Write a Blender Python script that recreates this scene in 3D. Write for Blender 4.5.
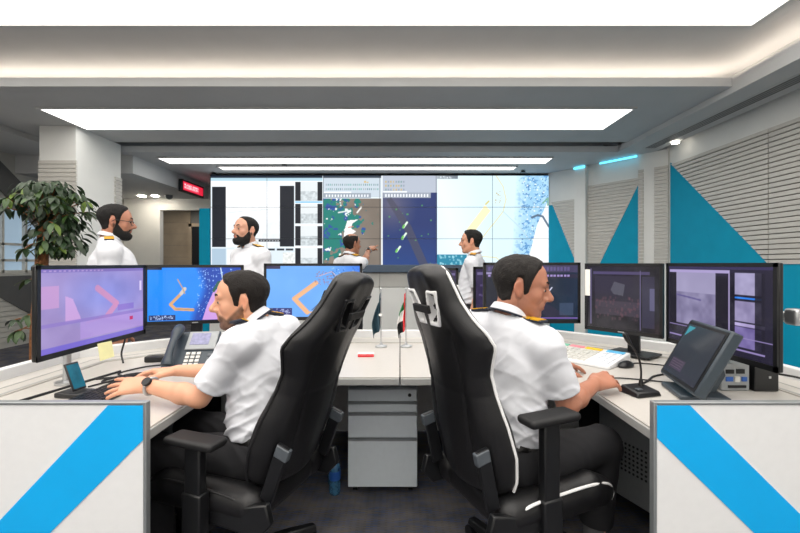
import bpy, bmesh, math, random
import numpy as np
from mathutils import Vector, Matrix

for _o in list(bpy.data.objects):
    bpy.data.objects.remove(_o, do_unlink=True)
SC = bpy.context.scene
COL = SC.collection
random.seed(7)

# ------------------------------------------------------------------ camera, world, exposure
CAM_Z = 1.32          # eye height; the monitor tops sit level with it
FPX = 410.0           # focal length in pixels of an 800 px wide frame
cam_data = bpy.data.cameras.new('camera')
cam_data.sensor_width = 36.0
cam_data.lens = FPX * 36.0 / 800.0
cam_data.shift_y = -2.5 / 800.0
cam_data.clip_start = 0.05
cam = bpy.data.objects.new('camera', cam_data)
COL.objects.link(cam)
cam.location = (0, 0, CAM_Z)
cam.rotation_euler = (math.pi / 2, 0, 0)
SC.camera = cam

world = bpy.data.worlds.new('room_air')
SC.world = world
world.use_nodes = True
world.node_tree.nodes['Background'].inputs[0].default_value = (0.75, 0.87, 1.0, 1)
world.node_tree.nodes['Background'].inputs[1].default_value = 0.25

SC.view_settings.view_transform = 'Standard'
SC.view_settings.look = 'None'
SC.view_settings.gamma = 1.0
SC.view_settings.use_curve_mapping = False
SC.view_settings.exposure = 0.3

L_BIG = 2.3       # luminous ceiling above the desks
L_STRIP = 3.0     # recessed light panels
L_COVE = 6.5      # hidden cove strips
SCREEN = 1.0      # display brightness

# ------------------------------------------------------------------ colour and materials
def lin(c):
    c = np.asarray(c, dtype=np.float64) / 255.0
    return np.where(c <= 0.04045, c / 12.92, ((c + 0.055) / 1.055) ** 2.4)

def C(r, g, b):
    v = lin((r, g, b))
    return (float(v[0]), float(v[1]), float(v[2]), 1.0)

MATS = {}
def mat(name, col, rough=0.5, metal=0.0, var=0.06, scale=30.0, bump=0.0, bscale=200.0, spec=0.5, coat=0.0, emit=0.0, ecol=None, trans=0.0):
    m = bpy.data.materials.new(name)
    m.use_nodes = True
    nt = m.node_tree
    b = nt.nodes['Principled BSDF']
    b.inputs['Roughness'].default_value = rough
    b.inputs['Metallic'].default_value = metal
    b.inputs['Specular IOR Level'].default_value = spec
    b.inputs['Coat Weight'].default_value = coat
    b.inputs['Transmission Weight'].default_value = trans
    b.inputs['Base Color'].default_value = col
    if var > 0:
        tc = nt.nodes.new('ShaderNodeTexCoord')
        n = nt.nodes.new('ShaderNodeTexNoise')
        n.inputs['Scale'].default_value = scale
        n.inputs['Detail'].default_value = 3
        r = nt.nodes.new('ShaderNodeValToRGB')
        r.color_ramp.elements[0].position = 0.3
        r.color_ramp.elements[1].position = 0.7
        r.color_ramp.elements[0].color = tuple(x * (1 - var) for x in col[:3]) + (1,)
        r.color_ramp.elements[1].color = tuple(min(1, x * (1 + var)) for x in col[:3]) + (1,)
        nt.links.new(tc.outputs['Object'], n.inputs['Vector'])
        nt.links.new(n.outputs['Fac'], r.inputs['Fac'])
        nt.links.new(r.outputs['Color'], b.inputs['Base Color'])
    if bump > 0:
        tc2 = nt.nodes.new('ShaderNodeTexCoord')
        n2 = nt.nodes.new('ShaderNodeTexNoise')
        n2.inputs['Scale'].default_value = bscale
        n2.inputs['Detail'].default_value = 4
        bp = nt.nodes.new('ShaderNodeBump')
        bp.inputs['Strength'].default_value = bump
        bp.inputs['Distance'].default_value = 0.01
        nt.links.new(tc2.outputs['Object'], n2.inputs['Vector'])
        nt.links.new(n2.outputs['Fac'], bp.inputs['Height'])
        nt.links.new(bp.outputs['Normal'], b.inputs['Normal'])
    if emit > 0:
        b.inputs['Emission Color'].default_value = ecol or col
        b.inputs['Emission Strength'].default_value = emit
    MATS[name] = m
    return m

def attr_mat(name, rough=0.5, emit=0.0, bump=0.0, bscale=150.0, base_black=False, spec=0.5, sss=0.0):
    """colour read from the mesh's own colour attribute (skin tones, screen pictures, printed stripes)"""
    m = bpy.data.materials.new(name)
    m.use_nodes = True
    nt = m.node_tree
    b = nt.nodes['Principled BSDF']
    a = nt.nodes.new('ShaderNodeAttribute')
    a.attribute_name = 'Col'
    b.inputs['Roughness'].default_value = rough
    b.inputs['Specular IOR Level'].default_value = spec
    if base_black:
        b.inputs['Base Color'].default_value = (0.01, 0.01, 0.012, 1)
    else:
        nt.links.new(a.outputs['Color'], b.inputs['Base Color'])
    if emit > 0:
        nt.links.new(a.outputs['Color'], b.inputs['Emission Color'])
        b.inputs['Emission Strength'].default_value = emit
    if sss > 0:
        b.inputs['Subsurface Weight'].default_value = sss
        b.inputs['Subsurface Radius'].default_value = (0.02, 0.008, 0.004)
        b.inputs['Subsurface Scale'].default_value = 0.3
    if bump > 0:
        tc2 = nt.nodes.new('ShaderNodeTexCoord')
        n2 = nt.nodes.new('ShaderNodeTexNoise')
        n2.inputs['Scale'].default_value = bscale
        n2.inputs['Detail'].default_value = 3
        bp = nt.nodes.new('ShaderNodeBump')
        bp.inputs['Strength'].default_value = bump
        bp.inputs['Distance'].default_value = 0.004
        nt.links.new(tc2.outputs['Object'], n2.inputs['Vector'])
        nt.links.new(n2.outputs['Fac'], bp.inputs['Height'])
        nt.links.new(bp.outputs['Normal'], b.inputs['Normal'])
    MATS[name] = m
    return m

mat('ceiling_paint', C(196, 197, 197), 0.7, var=0.02, scale=4)
mat('wall_paint', C(226, 226, 222), 0.6, var=0.02, scale=4)
mat('wall_grey', C(186, 184, 178), 0.6, var=0.03, scale=4)
mat('slat_grey', C(196, 193, 186), 0.45, var=0.03, scale=12)
mat('slat_gap', C(120, 116, 108), 0.7, var=0.05)
mat('slat_dark', C(88, 88, 88), 0.5, var=0.05, scale=12)
mat('teal', C(0, 150, 184), 0.6, var=0.03, scale=6, spec=0.2)
mat('teal_pale', C(120, 190, 205), 0.5, var=0.03, scale=6)
mat('wood', C(172, 152, 126), 0.5, var=0.12, scale=3)
mat('dark_metal', C(28, 29, 32), 0.4, 0.3)
mat('black_plastic', C(20, 21, 23), 0.35, var=0.08)
mat('grey_plastic', C(80, 86, 92), 0.4, var=0.05)
mat('slate_plastic', C(52, 62, 70), 0.4, var=0.05)
mat('light_plastic', C(205, 204, 198), 0.4, var=0.03)
mat('silver', C(190, 192, 194), 0.3, 0.8, var=0.03)
mat('cabinet_metal', C(206, 214, 220), 0.35, 0.0, var=0.02)
mat('desk_top', C(192, 188, 182), 0.35, var=0.02, scale=60)
mat('desk_edge', C(165, 166, 164), 0.4, var=0.03)
mat('panel_white', C(228, 229, 230), 0.4, var=0.015)
mat('panel_frame', C(140, 144, 146), 0.35, 0.4, var=0.03)
mat('stripe_blue', C(0, 172, 242), 0.4, var=0.03, scale=5)
mat('leather', C(19, 19, 21), 0.42, var=0.1, bump=0.15, bscale=350)
mat('leather_dark', C(14, 14, 16), 0.6, var=0.1)
mat('piping_white', C(235, 235, 235), 0.5, var=0.02)
mat('piping_black', C(26, 26, 28), 0.45, var=0.05)
mat('shirt', C(211, 213, 219), 0.75, var=0.015, scale=20, bump=0.05, bscale=500)
mat('trousers', C(24, 24, 28), 0.8, var=0.1, bump=0.1, bscale=500)
mat('sock', C(96, 96, 98), 0.9, var=0.1, bump=0.2, bscale=600)
mat('shoe', C(16, 15, 15), 0.3, var=0.1)
mat('hair_black', C(13, 11, 10), 0.65, spec=0.3, var=0.35, scale=160, bump=0.7, bscale=260)
mat('hair_brown', C(22, 16, 13), 0.65, spec=0.3, var=0.35, scale=160, bump=0.7, bscale=260)
mat('hair_grey', C(27, 23, 21), 0.65, spec=0.3, var=0.45, scale=160, bump=0.7, bscale=260)
mat('gold', C(228, 172, 30), 0.4, 0.25, var=0.1, scale=150)
mat('ledge_blue', C(74, 90, 108), 0.4, var=0.05)
mat('navy', C(24, 30, 48), 0.6, var=0.1)
mat('eye_white', C(178, 166, 158), 0.2, var=0.02)
mat('iris', C(36, 22, 14), 0.15, var=0.1)
mat('trunk', C(128, 82, 46), 0.85, var=0.35, scale=40, bump=0.8, bscale=60)
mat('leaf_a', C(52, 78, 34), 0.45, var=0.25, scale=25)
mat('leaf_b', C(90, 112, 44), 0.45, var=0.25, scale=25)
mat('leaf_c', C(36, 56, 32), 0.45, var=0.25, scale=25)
mat('pot', C(58, 56, 54), 0.5, var=0.1)
mat('soil', C(48, 36, 26), 0.95, var=0.3)
mat('glass', C(190, 215, 230), 0.05, var=0, trans=0.9)
mat('sky_glass', C(150, 175, 195), 0.1, var=0.1, scale=1.5, emit=0.35, ecol=C(190, 215, 235))
mat('light_panel', C(255, 250, 244), 0.5, var=0, emit=L_BIG, ecol=C(255, 250, 243))
mat('light_strip', C(255, 251, 246), 0.5, var=0, emit=L_STRIP, ecol=C(255, 252, 247))
mat('light_cove', C(255, 238, 220), 0.5, var=0, emit=L_COVE, ecol=C(255, 240, 224))
mat('light_cyan', C(90, 210, 240), 0.5, var=0, emit=2.2, ecol=C(90, 205, 240))
mat('downlight', C(255, 250, 240), 0.4, var=0, emit=70.0, ecol=C(255, 244, 226))
mat('spot', C(255, 250, 240), 0.4, var=0, emit=8.0, ecol=C(255, 246, 230))
mat('led_red', C(220, 40, 60), 0.4, var=0, emit=1.2, ecol=C(235, 50, 70))
mat('led_pale', C(255, 220, 225), 0.4, var=0, emit=1.3, ecol=C(255, 225, 230))
mat('note_yellow', C(240, 236, 178), 0.8, var=0.03)
mat('red_print', C(205, 32, 45), 0.6, var=0.05)
mat('paper', C(238, 236, 230), 0.7, var=0.02)
mat('flag_red', C(212, 42, 48), 0.8, var=0.05)
mat('flag_white', C(238, 236, 234), 0.8, var=0.03)
mat('flag_black', C(26, 28, 30), 0.8, var=0.1)
mat('flag_green', C(10, 110, 60), 0.8, var=0.1)
mat('flag_slate', C(36, 66, 78), 0.8, var=0.12)
mat('water_blue', C(90, 150, 190), 0.08, var=0.1, trans=0.6)
mat('cap_blue', C(40, 90, 170), 0.4)
mat('teal_screen', C(20, 84, 104), 0.2, var=0.35, scale=20, emit=0.1, ecol=C(40, 140, 175))
mat('key_green', C(120, 200, 170), 0.5)
mat('key_pink', C(230, 140, 150), 0.5)
mat('key_yellow', C(245, 196, 40), 0.5)
mat('key_blue', C(90, 180, 225), 0.5)
mat('key_pale', C(222, 226, 232), 0.5)
mat('phone_screen', C(110, 110, 140), 0.2, var=0.3, scale=60, emit=0.25, ecol=C(170, 170, 200))
mat('cable', C(18, 18, 20), 0.5)
mat('grille', C(150, 154, 156), 0.5)
attr_mat('screen_picture', rough=0.14, emit=SCREEN, base_black=True, spec=0.5)
attr_mat('wall_picture', rough=0.5, emit=SCREEN * 1.0, base_black=True, spec=0.2)
attr_mat('skin', rough=0.5, bump=0.12, bscale=220, sss=0.12)

def carpet():
    m = bpy.data.materials.new('carpet')
    m.use_nodes = True
    nt = m.node_tree
    b = nt.nodes['Principled BSDF']
    b.inputs['Roughness'].default_value = 0.95
    b.inputs['Specular IOR Level'].default_value = 0.1
    tc = nt.nodes.new('ShaderNodeTexCoord')
    mp = nt.nodes.new('ShaderNodeMapping')
    mp.inputs['Scale'].default_value = (7.0, 26.0, 1.0)
    br = nt.nodes.new('ShaderNodeTexBrick')
    br.inputs['Scale'].default_value = 1.0
    br.inputs['Color1'].default_value = C(98, 92, 84)
    br.inputs['Color2'].default_value = C(56, 78, 122)
    br.inputs['Mortar'].default_value = C(76, 76, 78)
    br.inputs['Mortar Size'].default_value = 0.05
    n = nt.nodes.new('ShaderNodeTexNoise')
    n.inputs['Scale'].default_value = 5.0
    n.inputs['Detail'].default_value = 5
    r = nt.nodes.new('ShaderNodeValToRGB')
    r.color_ramp.elements[0].position = 0.38
    r.color_ramp.elements[1].position = 0.62
    r.color_ramp.elements[0].color = C(62, 62, 68)
    r.color_ramp.elements[1].color = C(126, 118, 108)
    mx = nt.nodes.new('ShaderNodeMix')
    mx.data_type = 'RGBA'
    mx.inputs['Factor'].default_value = 0.35
    n2 = nt.nodes.new('ShaderNodeTexNoise')
    n2.inputs['Scale'].default_value = 400
    bp = nt.nodes.new('ShaderNodeBump')
    bp.inputs['Strength'].default_value = 0.5
    L = nt.links.new
    L(tc.outputs['Object'], mp.inputs['Vector']); L(mp.outputs['Vector'], br.inputs['Vector'])
    L(tc.outputs['Object'], n.inputs['Vector']); L(n.outputs['Fac'], r.inputs['Fac'])
    L(br.outputs['Color'], mx.inputs['A']); L(r.outputs['Color'], mx.inputs['B'])
    L(mx.outputs['Result'], b.inputs['Base Color'])
    L(tc.outputs['Object'], n2.inputs['Vector']); L(n2.outputs['Fac'], bp.inputs['Height']); L(bp.outputs['Normal'], b.inputs['Normal'])
    MATS['carpet'] = m
carpet()

# ------------------------------------------------------------------ scene helpers
def tag(o, label=None, cat=None, group=None, kind=None):
    if label: o['label'] = label
    if cat: o['category'] = cat
    if group: o['group'] = group
    if kind: o['kind'] = kind
    return o

def empty(name, loc=(0, 0, 0), rz=0.0, label=None, cat=None, group=None):
    o = bpy.data.objects.new(name, None)
    o.empty_display_size = 0.1
    COL.objects.link(o)
    o.location = loc
    o.rotation_euler = (0, 0, rz)
    return tag(o, label, cat, group)

def link(name, me, m, parent=None, smooth=False):
    o = bpy.data.objects.new(name, me)
    COL.objects.link(o)
    if m is not None and not me.materials:
        me.materials.append(MATS[m] if isinstance(m, str) else m)
    if smooth:
        me.polygons.foreach_set('use_smooth', np.ones(len(me.polygons), dtype=bool))
    if parent is not None:
        o.parent = parent
    return o

class MB:
    """collects simple solids and links them as one mesh"""
    def __init__(s):
        s.v = []; s.f = []
    def add(s, vs, fs):
        n = len(s.v)
        s.v += [tuple(map(float, q)) for q in vs]
        s.f += [tuple(i + n for i in f) for f in fs]
        return s
    def box(s, c, size, rz=0.0, R=None):
        hx, hy, hz = size[0] / 2, size[1] / 2, size[2] / 2
        M = R if R is not None else Matrix.Rotation(rz, 3, 'Z')
        vs = []
        for z in (-hz, hz):
            for (x, y) in ((-hx, -hy), (hx, -hy), (hx, hy), (-hx, hy)):
                q = M @ Vector((x, y, z))
                vs.append((q.x + c[0], q.y + c[1], q.z + c[2]))
        return s.add(vs, [(3, 2, 1, 0), (4, 5, 6, 7), (0, 1, 5, 4), (1, 2, 6, 5), (2, 3, 7, 6), (3, 0, 4, 7)])
    def bb(s, x0, x1, y0, y1, z0, z1):
        return s.box(((x0 + x1) / 2, (y0 + y1) / 2, (z0 + z1) / 2), (abs(x1 - x0), abs(y1 - y0), abs(z1 - z0)))
    def prism(s, pts, z0, z1):
        """polygon in xy (ccw) extruded in z"""
        n = len(pts)
        a = sum(pts[i][0] * pts[(i + 1) % n][1] - pts[(i + 1) % n][0] * pts[i][1] for i in range(n))
        if a < 0: pts = pts[::-1]
        vs = [(p[0], p[1], z0) for p in pts] + [(p[0], p[1], z1) for p in pts]
        fs = [tuple(range(n))[::-1], tuple(range(n, 2 * n))] + [(i, (i + 1) % n, n + (i + 1) % n, n + i) for i in range(n)]
        return s.add(vs, fs)
    def slab(s, pts3, off):
        """planar polygon (3d points) extruded by vector off"""
        n = len(pts3)
        vs = [tuple(p) for p in pts3] + [tuple(Vector(p) + Vector(off)) for p in pts3]
        a = Vector((0, 0, 0))
        for i in range(n):
            a += Vector(pts3[i]).cross(Vector(pts3[(i + 1) % n]))
        fs = [tuple(range(n))[::-1], tuple(range(n, 2 * n))] + [(i, (i + 1) % n, n + (i + 1) % n, n + i) for i in range(n)]
        if a.dot(Vector(off)) < 0:
            fs = [f[::-1] for f in fs]
        return s.add(vs, fs)
    def cyl(s, a, b, r0, r1=None, n=16):
        r1 = r0 if r1 is None else r1
        a = Vector(a); b = Vector(b); d = (b - a).normalized()
        u = d.orthogonal().normalized(); w = d.cross(u)
        vs = []
        for (c, r) in ((a, r0), (b, r1)):
            for i in range(n):
                t = 2 * math.pi * i / n
                vs.append(tuple(c + u * (r * math.cos(t)) + w * (r * math.sin(t))))
        fs = [tuple(range(n))[::-1], tuple(range(n, 2 * n))] + [(i, (i + 1) % n, n + (i + 1) % n, n + i) for i in range(n)]
        return s.add(vs, fs)
    def tube(s, path, r, n=8, closed=False):
        P = [Vector(p) for p in path]
        m = len(P)
        rs = r if isinstance(r, (list, tuple)) else [r] * m
        vs = []; prev = None
        for i in range(m):
            if closed: t = (P[(i + 1) % m] - P[i - 1])
            else: t = P[min(i + 1, m - 1)] - P[max(i - 1, 0)]
            t.normalize()
            u = t.orthogonal().normalized() if prev is None else (prev - t * prev.dot(t)).normalized()
            prev = u
            w = t.cross(u)
            for k in range(n):
                a = 2 * math.pi * k / n
                vs.append(tuple(P[i] + (u * math.cos(a) + w * math.sin(a)) * rs[i]))
        fs = []
        for i in range(m if closed else m - 1):
            j = (i + 1) % m
            for k in range(n):
                fs.append((i * n + k, i * n + (k + 1) % n, j * n + (k + 1) % n, j * n + k))
        if not closed:
            fs += [tuple(range(n))[::-1], tuple((m - 1) * n + k for k in range(n))]
        return s.add(vs, fs)
    def lathe(s, prof, c=(0, 0, 0), n=20):
        vs = []
        for (r, z) in prof:
            for i in range(n):
                t = 2 * math.pi * i / n
                vs.append((c[0] + r * math.cos(t), c[1] + r * math.sin(t), c[2] + z))
        fs = []
        m = len(prof)
        for j in range(m - 1):
            for i in range(n):
                fs.append((j * n + i, j * n + (i + 1) % n, (j + 1) * n + (i + 1) % n, (j + 1) * n + i))
        fs += [tuple(range(n))[::-1], tuple((m - 1) * n + i for i in range(n))]
        return s.add(vs, fs)
    def mesh(s, name):
        me = bpy.data.meshes.new(name)
        me.from_pydata(s.v, [], s.f)
        me.update()
        return me
    def build(s, name, m, parent=None, smooth=False, bevel=0.0, seg=2):
        o = link(name, s.mesh(name), m, parent)
        if smooth or bevel > 0:
            me = o.data
            me.polygons.foreach_set('use_smooth', np.ones(len(me.polygons), dtype=bool))
            me.set_sharp_from_angle(angle=math.radians(38))
        if bevel > 0:
            md = o.modifiers.new('bevel', 'BEVEL')
            md.width = bevel; md.segments = seg; md.limit_method = 'ANGLE'; md.angle_limit = math.radians(40)
            md.harden_normals = False
        return o

def struct(name, mb, m, parent=None, **k):
    o = mb.build(name, m, parent, **k)
    if parent is None: o['kind'] = 'structure'
    return o

def smooth_path(pts, n=8):
    """Catmull-Rom through the points"""
    P = [Vector(p) for p in pts]
    P = [P[0] * 2 - P[1]] + P + [P[-1] * 2 - P[-2]]
    out = []
    for i in range(1, len(P) - 2):
        for k in range(n):
            t = k / n
            a, b, c, d = P[i - 1], P[i], P[i + 1], P[i + 2]
            out.append(0.5 * ((2 * b) + (c - a) * t + (2 * a - 5 * b + 4 * c - d) * t * t + (3 * b - a - 3 * c + d) * t ** 3))
    out.append(P[-2])
    return out

def copy_tree(o, parent=None):
    c = o.copy(); COL.objects.link(c)
    c.parent = parent
    for ch in o.children:
        copy_tree(ch, c)
    return c
# ------------------------------------------------------------------ smooth solids (signed distance fields -> one mesh)
F32 = np.float32
def smin(a, b, k):
    if k <= 0: return np.minimum(a, b)
    h = np.maximum(k - np.abs(a - b), 0) / k
    return np.minimum(a, b) - h * h * (k * 0.25)
def smax(a, b, k):
    return -smin(-a, -b, k)

_rng = np.random.RandomState(3)
_LAT = _rng.rand(32, 32, 32).astype(F32)
def vnoise(P, freq):
    q = P * F32(freq)
    i = np.floor(q).astype(np.int32)
    f = (q - i).astype(F32)
    f = f * f * (3 - 2 * f)
    i0 = i & 31; i1 = (i + 1) & 31
    x0, y0, z0 = i0.T; x1, y1, z1 = i1.T
    fx, fy, fz = f.T
    a = _LAT[x0, y0, z0] * (1 - fx) + _LAT[x1, y0, z0] * fx
    b = _LAT[x0, y1, z0] * (1 - fx) + _LAT[x1, y1, z0] * fx
    c = _LAT[x0, y0, z1] * (1 - fx) + _LAT[x1, y0, z1] * fx
    d = _LAT[x0, y1, z1] * (1 - fx) + _LAT[x1, y1, z1] * fx
    return (a * (1 - fy) + b * fy) * (1 - fz) + (c * (1 - fy) + d * fy) * fz

class Shape:
    """ordered list of solids; each is blended into the ones before it"""
    def __init__(s):
        s.items = []
    def cap(s, a, b, ra, rb=None, k=0.02, op='u'):
        rb = ra if rb is None else rb
        a = np.array(a, F32); b = np.array(b, F32)
        ba = b - a; L2 = float(ba @ ba) + 1e-12
        def fn(P):
            pa = P - a
            t = np.clip((pa @ ba) / L2, 0, 1)
            d = pa - t[:, None] * ba
            return np.sqrt(np.einsum('ij,ij->i', d, d)) - (ra + (rb - ra) * t)
        s.items.append((fn, (a + b) / 2, math.sqrt(L2) / 2 + max(ra, rb), k, op))
        return s
    def ell(s, c, r, R=None, k=0.02, op='u'):
        """ellipsoid; R = 3x3 with axes as columns"""
        c = np.array(c, F32); r = np.array(r, F32)
        Rm = None if R is None else np.array(R, F32)
        def fn(P):
            q = P - c
            if Rm is not None: q = q @ Rm
            a = q / r; b = a / r
            k0 = np.sqrt(np.einsum('ij,ij->i', a, a)); k1 = np.sqrt(np.einsum('ij,ij->i', b, b)) + 1e-9
            return k0 * (k0 - 1) / k1
        s.items.append((fn, c, float(r.max()), k, op))
        return s
    def rbox(s, c, half, rad, R=None, k=0.02, op='u'):
        c = np.array(c, F32); h = np.array(half, F32) - F32(rad)
        Rm = None if R is None else np.array(R, F32)
        def fn(P):
            q = P - c
            if Rm is not None: q = q @ Rm
            q = np.abs(q) - h
            return np.sqrt((np.maximum(q, 0) ** 2).sum(1)) + np.minimum(q.max(1), 0) - F32(rad)
        s.items.append((fn, c, float(np.linalg.norm(half)), k, op))
        return s
    def raw(s, fn, c=None, R=None, k=0.01, op='i'):
        s.items.append((fn, None if c is None else np.array(c, F32), 0 if R is None else R, k, op))
        return s
    def half(s, p, n, k=0.004, op='i'):
        """keep the side opposite to n"""
        p = np.array(p, F32); n = np.array(n, F32); n = n / np.linalg.norm(n)
        return s.raw(lambda P: (P - p) @ n, k=k, op=op)
    def ev(s, P, gc=None, gr=0.0):
        d = None
        for (fn, c, R, k, op) in s.items:
            if gc is not None and c is not None and op in 'us':
                if np.linalg.norm(gc - c) - R > gr + k + 0.02:
                    continue
            if op == 'u':
                di = fn(P)
                d = di if d is None else smin(d, di, k)
            elif d is None:
                continue
            elif op == 's': d = smax(d, -fn(P), k)
            elif op == 'i': d = smax(d, fn(P), k)
            elif op == 'd': d = d + fn(P)
        if d is None: d = np.full(len(P), 0.5, F32)
        return d

def sdf_mesh(shape, lo, hi, h):
    """sparse evaluation + surface nets; returns verts (N,3), quads (M,4)"""
    lo = np.array(lo, np.float64); hi = np.array(hi, np.float64)
    B = 8; S = 4
    nb = np.maximum(1, np.ceil((hi - lo) / (h * B)).astype(int))
    dims = nb * B + 1
    V = np.full(dims, 0.5, F32)
    bi = np.stack(np.meshgrid(*[np.arange(n) for n in nb], indexing='ij'), -1).reshape(-1, 3)
    cen = (lo + (bi + 0.5) * B * h).astype(F32)
    # coarse pass, in groups of blocks
    sb = bi // S
    key = (sb[:, 0] * 1000 + sb[:, 1]) * 1000 + sb[:, 2]
    order = np.argsort(key, kind='stable')
    bi = bi[order]; cen = cen[order]; key = key[order]
    cuts = np.flatnonzero(np.diff(key)) + 1
    groups = np.split(np.arange(len(bi)), cuts)
    half = 0.5 * math.sqrt(3) * B * h
    g1 = np.arange(B + 1)
    off = np.stack(np.meshgrid(g1, g1, g1, indexing='ij'), -1).reshape(-1, 3)
    offh = (off * h).astype(F32)
    for g in groups:
        cg = cen[g]
        gc = (cg.min(0) + cg.max(0)) / 2
        gr = float(np.linalg.norm(cg.max(0) - cg.min(0))) / 2 + half
        d = shape.ev(cg, gc, gr)
        for k_, ii in enumerate(g):
            if d[k_] < 0:
                b = bi[ii] * B
                V[b[0]:b[0] + B + 1, b[1]:b[1] + B + 1, b[2]:b[2] + B + 1] = -0.5
        act = g[np.abs(d) < half * 1.9 + 0.006]
        if len(act) == 0: continue
        origin = (lo + bi[act] * B * h).astype(F32)
        P = (origin[:, None, :] + offh[None]).reshape(-1, 3)
        ca = cen[act]
        gc2 = (ca.min(0) + ca.max(0)) / 2
        gr2 = float(np.linalg.norm(ca.max(0) - ca.min(0))) / 2 + half
        vals = shape.ev(P, gc2, gr2).reshape(len(act), B + 1, B + 1, B + 1)
        shape._pend.append((bi[act] * B, vals)) if hasattr(shape, '_pend') else setattr(shape, '_pend', [(bi[act] * B, vals)])
    for (bs, vals) in getattr(shape, '_pend', []):
        for q, b in enumerate(bs):
            V[b[0]:b[0] + B + 1, b[1]:b[1] + B + 1, b[2]:b[2] + B + 1] = vals[q]
    shape._pend = []
    V[0] = V[-1] = 0.5; V[:, 0] = V[:, -1] = 0.5; V[:, :, 0] = V[:, :, -1] = 0.5
    s = (V < 0)
    u = s.view(np.uint8)
    cnt = np.zeros(tuple(dims - 1), np.uint8)
    for dx in (0, 1):
        for dy in (0, 1):
            for dz in (0, 1):
                cnt += u[dx:dims[0] - 1 + dx, dy:dims[1] - 1 + dy, dz:dims[2] - 1 + dz]
    ac = np.argwhere((cnt > 0) & (cnt < 8))
    if len(ac) == 0:
        return np.zeros((0, 3)), np.zeros((0, 4), int)
    cd = dims - 1
    flat = (ac[:, 0] * cd[1] + ac[:, 1]) * cd[2] + ac[:, 2]
    corner = np.array([(a, b, c) for a in (0, 1) for b in (0, 1) for c in (0, 1)])
    cv = np.stack([V[ac[:, 0] + c[0], ac[:, 1] + c[1], ac[:, 2] + c[2]] for c in corner], 1)
    acc = np.zeros((len(ac), 3)); num = np.zeros(len(ac))
    for i in range(8):
        for j in range(i + 1, 8):
            if np.abs(corner[i] - corner[j]).sum() != 1: continue
            a = cv[:, i]; b = cv[:, j]
            m = (a < 0) != (b < 0)
            t = np.where(m, a / np.where(m, a - b, 1), 0)
            acc += np.where(m[:, None], corner[i] + t[:, None] * (corner[j] - corner[i]), 0)
            num += m
    verts = lo + (ac + acc / num[:, None]) * h
    quads = []
    for ax in range(3):
        e1, e2 = [(1, 2), (2, 0), (0, 1)][ax]
        sl0 = [slice(1, -1)] * 3; sl1 = [slice(1, -1)] * 3
        sl0[ax] = slice(0, -1); sl1[ax] = slice(1, None)
        a = s[tuple(sl0)]; b = s[tuple(sl1)]
        idx = np.argwhere(a != b)
        if len(idx) == 0: continue
        flip = a[idx[:, 0], idx[:, 1], idx[:, 2]]
        base = idx + 1
        base[:, ax] -= 1
        q = []
        for (d1, d2) in ((-1, -1), (0, -1), (0, 0), (-1, 0)):
            c = base.copy(); c[:, e1] += d1; c[:, e2] += d2
            q.append(np.searchsorted(flat, (c[:, 0] * cd[1] + c[:, 1]) * cd[2] + c[:, 2]))
        q = np.stack(q, 1)
        q[~flip] = q[~flip][:, ::-1]
        quads.append(q)
    return verts, np.concatenate(quads)

def np_mesh(name, verts, quads):
    me = bpy.data.meshes.new(name)
    n, m = len(verts), len(quads)
    w = quads.shape[1]
    me.vertices.add(n)
    me.vertices.foreach_set('co', np.asarray(verts, F32).ravel())
    me.loops.add(m * w)
    me.loops.foreach_set('vertex_index', np.asarray(quads, np.int32).ravel())
    me.polygons.add(m)
    me.polygons.foreach_set('loop_start', np.arange(0, m * w, w, dtype=np.int32))
    me.polygons.foreach_set('use_smooth', np.ones(m, dtype=bool))
    me.update(calc_edges=True)
    me.validate()
    return me

def set_cols(me, cols):
    a = me.color_attributes.new('Col', 'FLOAT_COLOR', 'POINT')
    c = np.ones((len(me.vertices), 4), F32)
    c[:, :3] = cols
    a.data.foreach_set('color', c.ravel())

def sdf_obj(name, shape, lo, hi, h, m, parent=None, origin=(0, 0, 0), relax=1, split=False):
    v, q = sdf_mesh(shape, lo, hi, h)
    for _ in range(relax):                 # light smoothing of the grid pattern
        e = np.concatenate([q[:, [0, 1]], q[:, [1, 2]], q[:, [2, 3]], q[:, [3, 0]]])
        n_ = len(v); ii = np.concatenate([e[:, 0], e[:, 1]]); jj = np.concatenate([e[:, 1], e[:, 0]])
        cnt = np.bincount(ii, minlength=n_)
        acc = np.stack([np.bincount(ii, weights=v[jj, a_], minlength=n_) for a_ in range(3)], 1)
        v = v * 0.55 + (acc / np.maximum(cnt, 1)[:, None]) * 0.45
    me = np_mesh(name, v - np.array(origin), q)
    o = link(name, me, m, parent)
    return o, v
# ------------------------------------------------------------------ the room
H = CAM_Z
def at(px, py, z=0.74):
    """desk-plane point for a measured spot of the photograph"""
    s = (py - 264.0) / (H - z)
    return ((px - 400.0) / s, FPX / s, z)

Z_LOW, Z_MID, Z_REC = H + 1.75, H + 1.82, H + 2.13
X_LIP, X_WALL, X_LEFT = 3.4, 4.1, -6.2
Y_RIM, Y_LIP, Y_VW, Y_BACK, Y_FRONT = 4.2, 6.4, 7.9, 9.2, -5.0

struct('floor', MB().bb(-7.5, 5, Y_FRONT - .2, 12, -0.1, 0), 'carpet')

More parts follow.
